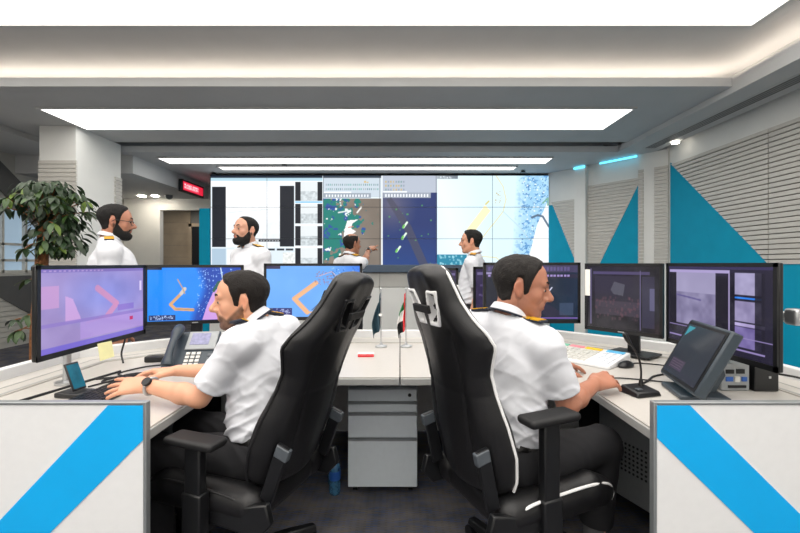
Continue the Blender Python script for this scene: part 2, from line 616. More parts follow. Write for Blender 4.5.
# ceiling: raised recess with a luminous field, a middle tier, a low tier around it
def cpiece(name, *b):
    return struct(name, MB().bb(*b), 'ceiling_paint')
cpiece('ceiling', -6.6, 4.2, Y_FRONT - .2, 4.85, Z_REC, Z_REC + .1)
cpiece('ceiling_middle', -5.2, X_LIP, Y_RIM, 6.12, Z_MID, Z_MID + .09)
cpiece('ceiling_recess_back', -5.6, X_LIP + .4, 4.78, 4.9, Z_MID + .09, Z_REC)
cpiece('ceiling_low_right', X_LIP, X_WALL - .12, Y_FRONT, Y_LIP, Z_LOW, Z_LOW + .15)
cpiece('ceiling_recess_right', X_LIP + .36, X_LIP + .42, Y_FRONT, 4.8, Z_LOW + .15, Z_REC)
cpiece('ceiling_low_back', -6.6, 4.3, Y_LIP, 9.4, Z_LOW, Z_LOW + .09)
cpiece('ceiling_low_left', -6.6, -5.2, Y_FRONT, Y_LIP, Z_LOW, Z_LOW + .09)
cpiece('ceiling_slot', -5.3, X_LIP + .1, 6.0, 6.9, Z_MID + .26, Z_MID + .3)
cpiece('ceiling_slot_back', -5.3, X_LIP + .1, 6.85, 6.9, Z_LOW + .09, Z_MID + .26)
cpiece('ceiling_slot_end', X_LIP + .0, X_LIP + .1, 6.05, 6.9, Z_LOW + .09, Z_MID + .3)
cpiece('ceiling_slot_end', -5.3, -5.2, 6.05, 6.9, Z_LOW + .09, Z_MID + .3)
cpiece('ceiling_right_gap', X_WALL - .12, X_WALL + .2, Y_FRONT, 6.6, Z_LOW + .14, Z_LOW + .2)

# luminous field and recessed light panels
def lamp(name, label, b, m, frame=0.03):
    x0, x1, y0, y1, z = b
    t = empty(name, ((x0 + x1) / 2, (y0 + y1) / 2, z), 0, label, 'ceiling light')
    w, d = (x1 - x0) / 2, (y1 - y0) / 2
    MB().bb(-w, w, -d, d, -.012, 0).build('diffuser', m, t)
    fr = MB()
    f = frame
    fr.bb(-w - f, w + f, -d - f, -d, -.02, 0).bb(-w - f, w + f, d, d + f, -.02, 0).bb(-w - f, -w, -d, d, -.02, 0).bb(w, w + f, -d, d, -.02, 0)
    fr.build('frame', 'ceiling_paint', t)
    return t
t = lamp('luminous_ceiling', 'vast luminous white ceiling field in the raised recess above the desks', (-6.0, 3.07, -4.7, 3.58, Z_REC - .03), 'light_panel', .05)  # its unseen length behind the camera is extended to add frontal light
lamp('ceiling_light_panel', 'long bright rectangular light panel in the middle ceiling tier', (-4.2, 2.72, 4.78, 5.5, Z_MID), 'light_strip')
lamp('ceiling_light_strip', 'longer narrow light strip in the low ceiling before the video wall', (-3.97, 2.5, 6.72, 7.08, Z_LOW), 'light_strip', .02)
lamp('ceiling_light_strip', 'shorter narrow light strip directly above the video wall', (-3.25, 2.08, 7.32, 7.55, Z_LOW), 'light_strip', .02)
tag(MB().bb(-5.1, 3.6, 4.52, 4.6, Z_MID + .092, Z_MID + .11).build('cove_light', 'light_cove'), 'warm cove light strip hidden behind the long ceiling rim', 'cove light')
tag(MB().bb(3.62, 3.68, -2.8, 4.45, Z_LOW + .152, Z_LOW + .165).build('cove_light', 'light_cove'), 'warm cove light strip hidden behind the rim by the slatted wall', 'cove light')

# linear air diffuser in the low ceiling on the right
t = empty('air_diffuser', (3.76, 4.2, Z_LOW), 0, 'long linear slot air diffuser in the ceiling beside the slatted wall', 'air vent')
MB().bb(-.1, .1, -2.5, 2.0, -.006, 0).build('frame', 'ceiling_paint', t)
for x in (-.06, -.02, .02, .06):
    MB().bb(x - .011, x + .011, -2.47, 1.97, -.008, -.005).build('slot', 'dark_metal', t)

for (px, py, lab) in ((284.5, 163.5, 'small dark ceiling sensor near the middle of the strip lights'), (523, 170.5, 'small dark ceiling sensor by the end of the shorter strip light'), (214, 172.6, 'small dark ceiling sensor at the corner of the video wall')):
    s = (264 - py) / 1.75
    o = MB().lathe([(.02, 0), (.035, -.012), (.045, -.03), (.05, -.04)][::-1], ((px - 400) / s, FPX / s, Z_LOW)).build('ceiling_sensor', 'dark_metal', smooth=True)
    tag(o, lab, 'sensor', 'ceiling sensors')

# walls
wr = struct('wall_right', MB().bb(X_WALL, X_WALL + .15, Y_FRONT, 6.3, 0, Z_LOW + .16), 'wall_paint')
wf = struct('wall_front', MB().bb(-6.6, 4.3, Y_FRONT - .15, Y_FRONT, 0, Z_REC), 'wall_paint')
DA, DB = Vector((2.87, 7.92)), Vector((4.12, 6.25))
dd = (DB - DA).normalized(); dn = Vector((dd.y, -dd.x)); dn = dn if dn.y < 0 else -dn
def dseg(t0, t1, z0, z1, th, proud=0.0):
    a = DA.lerp(DB, t0) + dn * proud; b = DA.lerp(DB, t1) + dn * proud
    off = -dn * th
    return [(a.x, a.y, z0), (b.x, b.y, z0), (b.x, b.y, z1), (a.x, a.y, z1)], (off.x, off.y, 0)
def tpx(px):
    r = (px - 400) / FPX
    return (DA.y * r - DA.x) / ((DB.x - DA.x) + (DA.y - DB.y) * r)
p, off = dseg(0, 1, 0, Z_LOW, .12)
wd = struct('wall_diagonal', MB().slab(p, off), 'wall_paint')
struct('wall_back', MB().bb(-3.75, 4.2, Y_VW + .2, Y_VW + .3, 0, Z_LOW), 'wall_grey')

def slats(parent, o2, d2, n2, spans, z0, z1, pitch, m, th=.02, gap=.012):
    """horizontal slats on a vertical plane; spans(z) -> (s0, s1) along d2 or None"""
    z = z0
    while z + pitch - gap <= z1 + 1e-6:
        a = spans(z); b = spans(z + pitch - gap)
        if a and b and (a[1] - a[0] > .015 or b[1] - b[0] > .015):
            pts = [(o2[0] + d2[0] * s_, o2[1] + d2[1] * s_, zz) for (s_, zz) in
                   ((a[0], z), (max(a[1], a[0] + .001), z), (max(b[1], b[0] + .001), z + pitch - gap), (b[0], z + pitch - gap))]
            MB().slab(pts, (n2[0] * th, n2[1] * th, 0)).build('slat', m, parent)
        z += pitch

# right wall: teal dado and triangle, grey slats above
PIT = 0.056
yA, yB = 6.2, 4.54
MB().slab([(X_WALL, y, z) for (y, z) in ((6.22, 0), (2.0, 0), (2.0, H), (6.22, H))], (-.012, 0, 0)).build('teal_dado', 'teal', wr)
MB().slab([(X_WALL, y, z) for (y, z) in ((yA, H), (yB, H), (yA, H + 1.53))], (-.012, 0, 0)).build('teal_panel', 'teal', wr)
MB().slab([(X_WALL, y, z) for (y, z) in ((yA, H), (2.0, H), (2.0, H + 1.5), (yA, H + 1.5))], (-.004, 0, 0)).build('slat_backing', 'slat_gap', wr)
dy = yA - yB
slats(wr, (X_WALL - .004, yA), (0, -1), (-1, 0), lambda z: (min(dy - .004, max(0, dy * (1 - (z - H) / 1.53))), dy - .004), H, H + 1.5, PIT, 'slat_grey')
slats(wr, (X_WALL - .004, yB), (0, -1), (-1, 0), lambda z: (.006, yB - 2.0), H, H + 1.53, PIT, 'slat_grey')

# diagonal wall: two slatted bays with teal shapes, a pale pilaster and a slatted pilaster
LD = (DB - DA).length
def dpoly(st, m, name, proud=.012, parent=None):
    pts = [(DA.x + dd.x * LD * t_ + dn.x * .0, DA.y + dd.y * LD * t_ + dn.y * .0, z) for (t_, z) in st]
    return MB().slab(pts, (dn.x * proud, dn.y * proud, 0)).build(name, m, parent)
t1, t2, t3, t4 = tpx(577), tpx(588), tpx(600), tpx(640)
dpoly([(0, 0), (1, 0), (1, H), (0, H)], 'teal', 'teal_dado', .01, wd)
dpoly([(.0, H), (t1, H), (t1, H + .02), (.045, H + 1.13), (0, H + 1.13)], 'teal', 'teal_panel', .012, wd)
dpoly([(t3, H), (t4, H), (t4, H + 1.32)], 'teal', 'teal_panel', .012, wd)
def bay1(z):
    s_ = .045 + (t1 - .045) * (1 - (z - H) / 1.13)
    return (LD * max(0.03, s_), LD * t1)
slats(wd, DA, dd, dn, bay1, H + .02, H + 1.2, PIT, 'slat_grey')
def bay2(z):
    return (LD * t2, LD * (t3 + (t4 - t3) * min(1, (z - H) / 1.32)))
slats(wd, DA, dd, dn, bay2, H, H + 1.42, PIT, 'slat_grey')
def dbox(ta, tb, z0, z1, proud, name, m):
    p, off = dseg(ta, tb, z0, z1, proud, proud)
    return MB().slab(p, off).build(name, m, wd)
dbox(t1, t2, 0, Z_LOW, .09, 'pilaster', 'wall_paint')
dbox(t4, .995, 0, Z_LOW, .05, 'pilaster', 'wall_paint')
q = DA + dn * .05
slats(wd, q, dd, dn, lambda z: (LD * t4, LD * tpx(645)), H, H + 1.55, PIT, 'slat_grey')
slats(wd, q, dd, dn, lambda z: (LD * tpx(656), LD * .995), H, H + 1.55, PIT, 'slat_grey')
for (ta, tb, lab) in ((t1, t2, 'short cyan glow strip above the pale pilaster'), (tpx(603), tpx(640), 'longer cyan glow strip above the slatted bay by the corner')):
    p, off = dseg(ta, tb, Z_LOW - .045, Z_LOW - .02, .02, .12)
    tag(MB().slab(p, off).build('glow_strip', 'light_cyan'), lab, 'light strip', 'cyan glow strips')
o = MB().lathe([(.03, -.03), (.05, -.03), (.05, 0)], (3.93, 5.85, Z_LOW)).build('spotlight', 'spot', smooth=True)
tag(o, 'small bright round ceiling spotlight at the corner of the slatted wall', 'spotlight')

# left: column with slats, window wall, bulkhead and opening to a wood-lined corridor
cx0, cx1, cy0, cy1 = -4.75, -4.27, 5.4, 6.27
wc = struct('column', MB().bb(cx0, cx1, cy0, cy1, 0, Z_MID), 'wall_paint')
slats(wc, (cx0, cy0), (1, 0), (0, -1), lambda z: (0, cx1 - cx0 + .02), .9, H + 1.37, PIT, 'slat_grey')
slats(wc, (cx1, cy1), (0, -1), (1, 0), lambda z: (0, .14), .9, H + 1.33, PIT, 'slat_grey')
wl = struct('wall_left', MB().bb(X_LEFT - .15, X_LEFT, Y_FRONT, 6.05, 0, Z_LOW).bb(X_LEFT - .15, X_LEFT, 7.3, 9.3, 0, Z_LOW)
            .bb(X_LEFT - .15, X_LEFT, 6.05, 7.3, 0, 1.18).bb(X_LEFT - .15, X_LEFT, 6.05, 7.3, 2.25, Z_LOW), 'wall_grey')
slats(wl, (X_LEFT, 7.3), (0, -1), (1, 0), lambda z: (0, 1.6), .1, 1.1, .08, 'slat_grey')
MB().slab([(X_LEFT + .022, y, z) for (y, z) in ((7.3, .2), (5.8, 1.13), (7.3, 1.13))], (.02, 0, 0)).build('dark_panel', 'slat_dark', wl)
MB().slab([(X_LEFT + .01, y, z) for (y, z) in ((7.4, 1.55), (7.4, 2.1), (6.2, 3.0), (5.7, 3.0))], (.03, 0, 0)).build('dark_panel', 'slat_dark', wl)
w1 = struct('window_1', MB().bb(X_LEFT - .14, X_LEFT - .12, 6.05, 7.3, 1.18, 2.25), 'sky_glass')
fr = MB()
for z in (1.18, 1.36, 1.62, 2.21): fr.bb(X_LEFT - .12, X_LEFT - .06, 6.05, 7.3, z, z + .04)
for y in (6.05, 6.45, 6.85, 7.26): fr.bb(X_LEFT - .12, X_LEFT - .06, y, y + .04, 1.18, 2.25)
fr.build('window_frame', 'light_plastic', w1)
struct('ceiling_bulkhead', MB().bb(-6.6, -4.3, 6.6, 9.4, H + 1.46, Z_LOW), 'ceiling_paint')
struct('wall_back_left', MB().bb(-6.4, -5.38, Y_BACK, Y_BACK + .12, 0, Z_LOW).bb(-5.38, -3.4, Y_BACK, Y_BACK + .12, 2.53, Z_LOW), 'wall_paint')
wk = struct('wall_corridor', MB().bb(-6.6, -2.5, 10.62, 10.72, 0, 2.7), 'slat_gap')
for i in range(9):
    MB().bb(-6.6, -5.42, 10.6, 10.62, i * .3 + .003, i * .3 + .297).build('board', 'wood', wk)
    MB().bb(-5.05, -2.5, 10.6, 10.62, i * .3 + .003, i * .3 + .297).build('board', 'wood', wk)
struct('ceiling_corridor', MB().bb(-6.6, -2.5, 9.3, 10.7, 2.7, 2.75), 'ceiling_paint')
lamp('corridor_fill_light', 'added unseen fill light inside the wood-lined corridor', (-5.6, -3.6, 9.6, 10.2, 2.7), 'light_strip')  # added lamp, hidden by the header, to brighten the corridor wood
d1 = struct('door_1', MB().bb(-5.34, -5.13, 10.52, 10.6, 0, 2.28), 'dark_metal')
MB().bb(-5.42, -5.34, 10.5, 10.6, 0, 2.36).bb(-5.13, -5.05, 10.5, 10.6, 0, 2.36).bb(-5.42, -5.05, 10.5, 10.6, 2.28, 2.36).build('door_frame', 'wood', d1)
struct('trim_1', MB().bb(-3.86, -3.66, Y_VW - .02, Y_VW + .3, 0, H + 1.07), 'teal')
for (px, py, lab) in ((155, 200.5, 'bright ceiling downlight under the bulkhead'), (142, 199, 'dimmer ceiling downlight under the bulkhead behind the bespectacled man')):
    s = 65 / 1.46 * 1.05
    o = MB().lathe([(.05, -.012), (.07, -.012), (.07, 0)], ((px - 400) / s, FPX / s, H + 1.46)).build('downlight', 'downlight', smooth=True)
    tag(o, lab, 'downlight')
o = MB().lathe([(.015, -.09), (.05, -.075), (.07, -.04), (.075, 0)], (-4.9, 8.7, H + 1.46)).build('dome_camera', 'grey_plastic', smooth=True)
tag(o, 'grey dome camera on the ceiling before the corridor opening', 'camera')

# red led sign hung from the bulkhead face
s = 400 - 190; xs = -4.28
t = empty('led_sign', (xs, FPX * -xs / s, H + .0 + 75 * -xs / s), 0, 'red glowing digital sign on the ceiling bulkhead beside the video wall', 'sign')
MB().bb(0, .07, -.44, .44, -.12, .12).build('case', 'dark_metal', t, bevel=.006)
SIGN = t
# ------------------------------------------------------------------ pictures shown on displays (per-vertex colours on real screens)
class Canvas:
    """coordinates are free units; colours sRGB 0-255"""
    def __init__(s, x0, y0, x1, y1, nx, ny, bg):
        s.b = (x0, y0, x1, y1); s.nx = nx; s.ny = ny
        xs = np.linspace(x0, x1, nx); ys = np.linspace(y0, y1, ny)
        s.X, s.Y = np.meshgrid(xs, ys)
        s.I = np.zeros((ny, nx, 3)); s.I[:] = bg
        s.r = np.random.RandomState(5)
    def put(s, m, col, a=1.0):
        if np.isscalar(a): a = np.full(s.X.shape, a)
        w = (m * a)[..., None]
        s.I = s.I * (1 - w) + np.array(col, float) * w
        return s
    def rect(s, x0, y0, x1, y1, col, a=1.0):
        return s.put(((s.X >= x0) & (s.X <= x1) & (s.Y >= y0) & (s.Y <= y1)).astype(float), col, a)
    def poly(s, pts, col, a=1.0):
        c = np.zeros(s.X.shape, bool); n = len(pts)
        for i in range(n):
            (xa, ya), (xb, yb) = pts[i], pts[(i + 1) % n]
            if ya == yb: continue
            c ^= ((ya > s.Y) != (yb > s.Y)) & (s.X < (xb - xa) * (s.Y - ya) / (yb - ya) + xa)
        return s.put(c.astype(float), col, a)
    def line(s, p, q, w, col, a=1.0):
        dx, dy = q[0] - p[0], q[1] - p[1]
        L = dx * dx + dy * dy + 1e-9
        t = np.clip(((s.X - p[0]) * dx + (s.Y - p[1]) * dy) / L, 0, 1)
        d = np.hypot(s.X - p[0] - t * dx, s.Y - p[1] - t * dy)
        return s.put(np.clip(w / 2 + .25 - d, 0, .5) * 2, col, a)
    def path(s, pts, w, col, a=1.0):
        for i in range(len(pts) - 1): s.line(pts[i], pts[i + 1], w, col, a)
        return s
    def blob(s, c, rx, ry, col, a=1.0):
        d = ((s.X - c[0]) / rx) ** 2 + ((s.Y - c[1]) / ry) ** 2
        return s.put(np.clip(1.3 - d, 0, 1), col, a)
    def specks(s, x0, y0, x1, y1, n, size, col, a=.8):
        for _ in range(n):
            x = s.r.uniform(x0, x1); y = s.r.uniform(y0, y1); z = size * s.r.uniform(.5, 1.3)
            s.put(((np.abs(s.X - x) < z) & (np.abs(s.Y - y) < z)).astype(float), col, a)
        return s
    def cloud(s, m, f, amt):
        P = np.stack([s.X.ravel(), s.Y.ravel(), np.zeros(s.X.size)], 1).astype(F32)
        n = (vnoise(P, f) + .5 * vnoise(P, f * 2.3)).reshape(s.X.shape) / 1.5 - .5
        s.I = s.I + (n * amt)[..., None] * (m[..., None] if m is not None else 1)
        return s
    def noise(s, f):
        P = np.stack([s.X.ravel(), s.Y.ravel(), np.zeros(s.X.size)], 1).astype(F32)
        return (vnoise(P, f) + .5 * vnoise(P, f * 2.1) + .25 * vnoise(P, f * 4.3)).reshape(s.X.shape) / 1.75
    def region(s, x0, y0, x1, y1):
        return ((s.X >= x0) & (s.X <= x1) & (s.Y >= y0) & (s.Y <= y1)).astype(float)
    def colours(s):
        return lin(np.clip(s.I, 0, 255))

def screen_grid(name, cols, w, h, m, parent, loc, y=0.0):
    """flat screen of size w x h facing local -y, lower-left corner at loc; cols[row 0] is the top row"""
    ny, nx = cols.shape[:2]
    gx, gz = np.meshgrid(np.linspace(0, w, nx), np.linspace(h, 0, ny))
    V = np.stack([gx.ravel() + loc[0], np.full(gx.size, y + loc[1]), gz.ravel() + loc[2]], 1)
    i = np.arange(ny * nx).reshape(ny, nx)
    Q = np.stack([i[1:, :-1].ravel(), i[1:, 1:].ravel(), i[:-1, 1:].ravel(), i[:-1, :-1].ravel()], 1)
    me = np_mesh(name, V, Q)
    set_cols(me, cols.reshape(-1, 3))
    return link(name, me, m, parent)

# --- the video wall picture, in photograph units
VX0, VX1, VY0, VY1 = 210.0, 549.0, 176.0, 271.0
cv = Canvas(VX0, VY0, VX1, VY1, 680, 192, (232, 243, 249))
# left window: large pale photo between black columns
cv.rect(210, 176, 322, 178.2, (34, 44, 60)).rect(210, 178.2, 322, 181, (176, 208, 222))
cv.rect(210, 181, 294, 187, (240, 246, 250)).rect(225, 187, 279, 248, (246, 249, 252))
m = cv.region(225, 207, 279, 248)
cv.put(m * np.clip((cv.Y - 205) / 20, 0, 1), (216, 224, 230), .5).cloud(m, .25, 22)
cv.line((228, 213), (278, 209), .8, (190, 200, 205), .5).line((232, 238), (262, 209), .8, (206, 214, 218), .6)
cv.rect(211, 187, 225, 247.5, (30, 33, 40)).rect(279, 186, 293.6, 247, (30, 33, 40)).rect(258, 239.5, 280, 242, (36, 38, 44))
for i in range(7): cv.rect(260 + i * 2.8, 240.2, 261.5 + i * 2.8, 241.3, (210, 214, 218), .8)
cv.rect(210, 248, 294, 271, (214, 226, 234)).rect(211, 249, 225, 271, (168, 190, 208)).rect(226, 250, 266, 271, (236, 241, 244))
for x in (267, 276, 285): cv.rect(x, 249, x + 7.4, 251, (40, 46, 54))
cv.rect(282, 253, 294, 271, (226, 230, 228)).cloud(cv.region(282, 253, 294, 271), .6, 60)
# thumbnail column
cv.rect(294, 181, 322.5, 271, (238, 244, 248))
for k, y in enumerate((182, 204.5, 226.5, 248.5)):
    hh = 19.5
    cv.rect(294.6, y, 300, y + hh, (30, 32, 38)).rect(317, y, 322, y + hh, (30, 32, 38))
    cv.rect(300, y, 317, y + hh, (222, 228, 230))
    mm = cv.region(300, y + hh * .5, 317, y + hh)
    cv.put(mm, (176, 186, 190), .6).cloud(mm, .5, 60)
cv.rect(294.6, 202, 322, 203.6, (120, 190, 230))
# toolbar and terrain map
cv.rect(322.5, 176, 381, 178, (60, 70, 84)).rect(322.5, 178, 381, 198, (196, 208, 218)).rect(322.5, 199, 381, 271, (128, 118, 108))
for y in (184, 188.5):
    for i in range(26):
        cv.rect(325 + i * 2.1, y, 326 + i * 2.1, y + 2.4, random.choice([(120, 150, 150), (96, 128, 140), (150, 160, 170), (90, 160, 150)]), .8)
cv.rect(323, 193.5, 371, 198.5, (150, 160, 172)).rect(323, 192, 351, 193.6, (236, 240, 244))
for i in range(15): cv.rect(325 + i * 3, 195, 326.6 + i * 3, 197.6, (232, 236, 240))
for i in range(3): cv.rect(364 + i * 2.4, 181 + i, 366 + i * 2.4, 183, (210, 170, 90), .8)
mm = cv.region(322.5, 199, 381, 271)
cv.cloud(mm, .05, 26)
nz = cv.noise(.16)
land = mm * (nz + .55 - np.clip((cv.X - 322) / 60, 0, 2) - np.abs(cv.Y - 222) / 90 > .38)
cv.put(land.astype(float), (34, 122, 112))
cv.put((land * (cv.noise(.22) > .60)).astype(float), (48, 82, 150)).put((land * (cv.noise(.2) < .30)).astype(float), (226, 234, 232))
cv.poly([(347, 221), (358, 220), (352, 224), (351, 229), (356, 232), (350, 236), (343, 240), (344, 231)], (238, 238, 236)).line((348, 228), (353, 227), 1, (200, 120, 110))
cv.line((357, 213), (361, 208), 1.6, (230, 230, 226)).line((338, 213), (350, 211), 1.4, (220, 226, 224))
cv.rect(381, 176, 382.6, 271, (226, 232, 236))
# blue radar map
cv.rect(382.6, 176, 437, 271, (42, 56, 106)).put(cv.region(382.6, 192, 437, 271) * np.clip(1 - np.hypot((cv.X - 392) / 26, (cv.Y - 206) / 30), 0, 1), (118, 110, 122), .75)
cv.put(cv.region(382.6, 225, 437, 271) * np.clip((cv.Y - 225) / 40, 0, 1), (40, 78, 142), .5)
cv.rect(382.6, 176, 437, 193.2, (178, 186, 200)).rect(383, 191.6, 407, 193.2, (236, 240, 244)).rect(383, 193.2, 431, 198.6, (150, 158, 172))
for i in range(15): cv.rect(385 + i * 3, 194.8, 386.6 + i * 3, 197.6, (232, 236, 240))
for y in (181, 185, 189):
    for i in range(8): cv.rect(385 + i * 2.6, y, 386.4 + i * 2.6, y + 2, random.choice([(120, 150, 150), (200, 170, 100), (140, 150, 165)]), .8)
cv.poly([(386, 200), (391, 198), (411, 226), (427, 262), (432, 271), (422, 271), (404, 230)], (74, 74, 92), .8)
for (x, y) in ((405, 225), (404, 236), (398, 249)): cv.line((x - 1.5, y + 3), (x + 2, y - 2), 2.0, (220, 240, 220)).line((x - 2, y + 3), (x - 1, y + 1), 2, (110, 190, 90))
cv.specks(388, 205, 432, 266, 14, .7, (90, 170, 90))
# pale chart
cv.rect(437, 176, 549, 271, (212, 238, 249)).rect(437, 176, 458, 179, (56, 66, 78)).specks(439, 177, 452, 178.4, 10, .6, (200, 206, 212))
m = cv.region(437, 176, 549, 271)
cv.put(m * np.clip(1 - np.abs(cv.X - 437 - (cv.Y - 176) * .3) / 40, 0, 1), (238, 248, 252), .6)
wat = m * np.clip((cv.X - 516 - (cv.Y - 176) * -.06) / 14, 0, 1)
cv.put(wat, (136, 190, 228), .75).put(wat * (cv.noise(.35) > .56), (176, 216, 240), .8).put(wat * (cv.noise(.42) < .36), (84, 140, 196), .8)
cv.specks(522, 178, 548, 262, 150, .55, (60, 100, 160), .7).specks(520, 178, 548, 262, 110, .5, (240, 248, 252), .9)
cv.poly([(526, 271), (531, 250), (537, 226), (549, 200), (549, 271)], (246, 249, 250)).path([(532, 218), (538, 215.5), (543, 217), (546, 222), (549, 227)], 2.0, (92, 110, 130)).path([(543, 204), (548, 199), (548, 206)], 1.4, (120, 170, 150))
cv.poly([(463, 237), (468, 228), (485, 206), (491, 211), (474, 233), (466, 245)], (250, 240, 190)).path([(486, 205), (489, 202)], 1.6, (214, 200, 120))
cv.path([(496, 176), (503, 187), (506, 200), (503, 212), (482, 239), (470, 256), (496, 258), (503, 264)], 1.0, (222, 216, 170))
cv.path([(503, 212), (520, 228), (528, 238)], .7, (180, 206, 216)).specks(495, 190, 502, 204, 12, .6, (190, 170, 110))
cv.rect(437, 255, 467, 271, (44, 130, 158)).specks(439, 256, 466, 268, 60, .8, (150, 206, 220), .7)
VID = cv.colours()

vw = empty('video_wall', (-3.65, Y_VW, 0), 0, 'huge video wall of tiled displays showing maps and charts', 'video wall')
PW, PH = 6.52 / 6, 0.61
ztop = H + 1.705
MB().bb(-.02, 6.54, .03, .18, 0, ztop + .02).build('backing', 'dark_metal', vw)
for r in range(3):
    for c in range(6):
        i0, i1 = int(round(c * 679 / 6)), int(round((c + 1) * 679 / 6)) + 1
        j0, j1 = int(round(r * 191 / 3)), int(round((r + 1) * 191 / 3)) + 1
        pnl = MB().bb(c * PW + .002, (c + 1) * PW - .002, .003, .06, ztop - (r + 1) * PH + .002, ztop - r * PH - .002).build('display_panel', 'grey_plastic', vw)
        screen_grid('screen', VID[j0:j1, i0:i1], PW - .008, PH - .008, 'wall_picture', pnl, (c * PW + .004, 0, ztop - (r + 1) * PH + .004))
MB().bb(-.02, 6.54, -.12, .03, 1.16, 1.305).build('ledge', 'ledge_blue', vw, bevel=.01)
for i in range(4):
    MB().bb(i * 1.63 + .004, (i + 1) * 1.63 - .004, -.04, .03, .88, 1.155).build('plinth_panel', 'wall_grey', vw)
    MB().bb(i * 1.63 + .004, (i + 1) * 1.63 - .004, -.05, .03, .0, .87).build('plinth_panel', 'wall_paint', vw)

# red led sign face
sgc = Canvas(0, 0, 90, 20, 180, 40, (214, 30, 58))
sgc.rect(3, 3, 70, 17, (230, 96, 116), .8)
_r = random.Random(4)
for i in range(10):
    for r_ in range(5):
        for c_ in range(3):
            if _r.random() < .66: sgc.rect(6 + i * 6.2 + c_ * 1.7, 5 + r_ * 2, 7.5 + i * 6.2 + c_ * 1.7, 6.7 + r_ * 2, (255, 226, 230))
sgo = screen_grid('display', sgc.colours(), .80, .17, 'wall_picture', SIGN, (0, 0, 0))
sgo.location = (.073, -.40, -.085); sgo.rotation_euler = (0, 0, math.pi / 2)

# --- pictures for the desk monitors, units 0..160 x 0..90
def pic_chart(bg=(70, 146, 232)):
    c = Canvas(0, 0, 160, 90, 200, 113, bg)
    c.cloud(None, .03, 14)
    return c
def pic_m3():
    c = pic_chart((104, 164, 236))
    c.put(np.clip((c.X - 112) / 50, 0, 1) * np.clip(1 - c.Y / 90, 0, 1), (36, 104, 214), .9)
    c.specks(112, 2, 158, 40, 90, .7, (40, 90, 180), .7).specks(112, 2, 158, 40, 60, .6, (190, 220, 250), .8)
    c.path([(85, 30), (48, 58), (70, 82)], 8, (226, 172, 128)).path([(70, 82), (84, 82), (118, 86), (130, 88)], 3, (226, 176, 136))
    c.path([(78, 78), (118, 38), (120, 26), (112, 10)], 1.4, (70, 86, 120)).specks(84, 10, 116, 34, 60, 1.1, (150, 120, 140), .6).path([(90, 18), (112, 10), (124, 22)], 1.2, (200, 170, 180))
    c.rect(0, 0, 24, 5, (46, 44, 80)).rect(2, 74, 44, 88, (38, 48, 110)).specks(4, 76, 42, 87, 40, .9, (180, 190, 230), .8)
    return c
def pic_m2():
    c = pic_chart((28, 132, 236))
    c.put(np.clip((c.X - 78 - 10 * np.sin(c.Y / 20)) / 14, 0, 1), (22, 62, 160), .95)
    c.specks(84, 2, 158, 86, 220, .8, (150, 190, 240), .8)
    c.path([(56, 44), (38, 62), (46, 70), (76, 72)], 5, (210, 160, 110)).path([(56, 44), (62, 36)], 6, (200, 190, 180)).path([(50, 20), (58, 34), (62, 44)], 2, (180, 150, 120)).path([(46, 70), (78, 72)], 1.2, (150, 130, 110))
    c.poly([(92, 90), (100, 66), (112, 40), (160, 20), (160, 90)], (196, 150, 214)).path([(112, 40), (120, 26), (132, 24), (136, 36), (128, 48), (116, 46)], 5, (40, 90, 80)).line((124, 0), (128, 22), 2, (190, 210, 230))
    c.rect(0, 0, 24, 4, (30, 34, 60)).rect(2, 80, 46, 89, (26, 40, 90)).specks(4, 81, 44, 88, 50, .9, (170, 190, 230), .8)
    return c
def pic_m1():
    c = Canvas(0, 0, 160, 90, 200, 113, (148, 132, 184))  # purple wash paints screen reflections and viewing-angle tint into the picture
    c.put(np.clip(1.2 - np.hypot((c.X - 92) / 64, (c.Y - 34) / 38), 0, 1), (128, 136, 206), .9).cloud(None, .04, 24)
    c.path([(76, 24), (108, 46), (92, 60)], 8, (190, 132, 172), .9).path([(92, 60), (60, 64)], 3, (186, 132, 176)).rect(0, 18, 22, 42, (186, 142, 190), .8).poly([(30, 30), (40, 34), (52, 60), (30, 60)], (190, 152, 204), .9)
    c.rect(0, 0, 160, 4, (120, 104, 170)).rect(110, 48, 140, 56, (124, 104, 186), .8)
    c.rect(50, 62, 160, 82, (160, 136, 200), .9).rect(0, 58, 160, 62, (132, 112, 184), .8).rect(132, 66, 139, 71, (178, 40, 90)).rect(0, 84, 160, 90, (110, 96, 190)).rect(152, 18, 156, 32, (206, 190, 226))
    for i in range(14): c.rect(4 + i * 6, 1, 7 + i * 6, 2.6, (180, 150, 200), .7)
    return c
def pic_r1():
    c = Canvas(0, 0, 160, 90, 200, 113, (18, 24, 40))
    c.put(np.clip((c.X - 70) / 60, 0, 1), (18, 38, 58), .8).rect(0, 0, 160, 12, (58, 54, 82)).rect(0, 12, 84, 15, (140, 130, 170)).rect(0, 15, 160, 21, (36, 34, 54)).cloud(None, .05, 14)
    for i in range(24): c.rect(4 + i * 6, 16, 8 + i * 6, 19, (150, 132, 190))
    for i in range(24): c.rect(4 + i * 6, 3, 8 + i * 6, 9, (98, 84, 140), .7)
    c.poly([(20, 22), (34, 22), (150, 88), (110, 88)], (40, 36, 56), .8)
    for (x, y) in ((112, 40), (108, 52), (96, 64)): c.line((x - 3, y + 4), (x + 3, y - 3), 2, (200, 200, 220))
    c.rect(128, 62, 152, 82, (70, 84, 110), .6).rect(0, 86, 160, 88, (120, 92, 170))
    return c
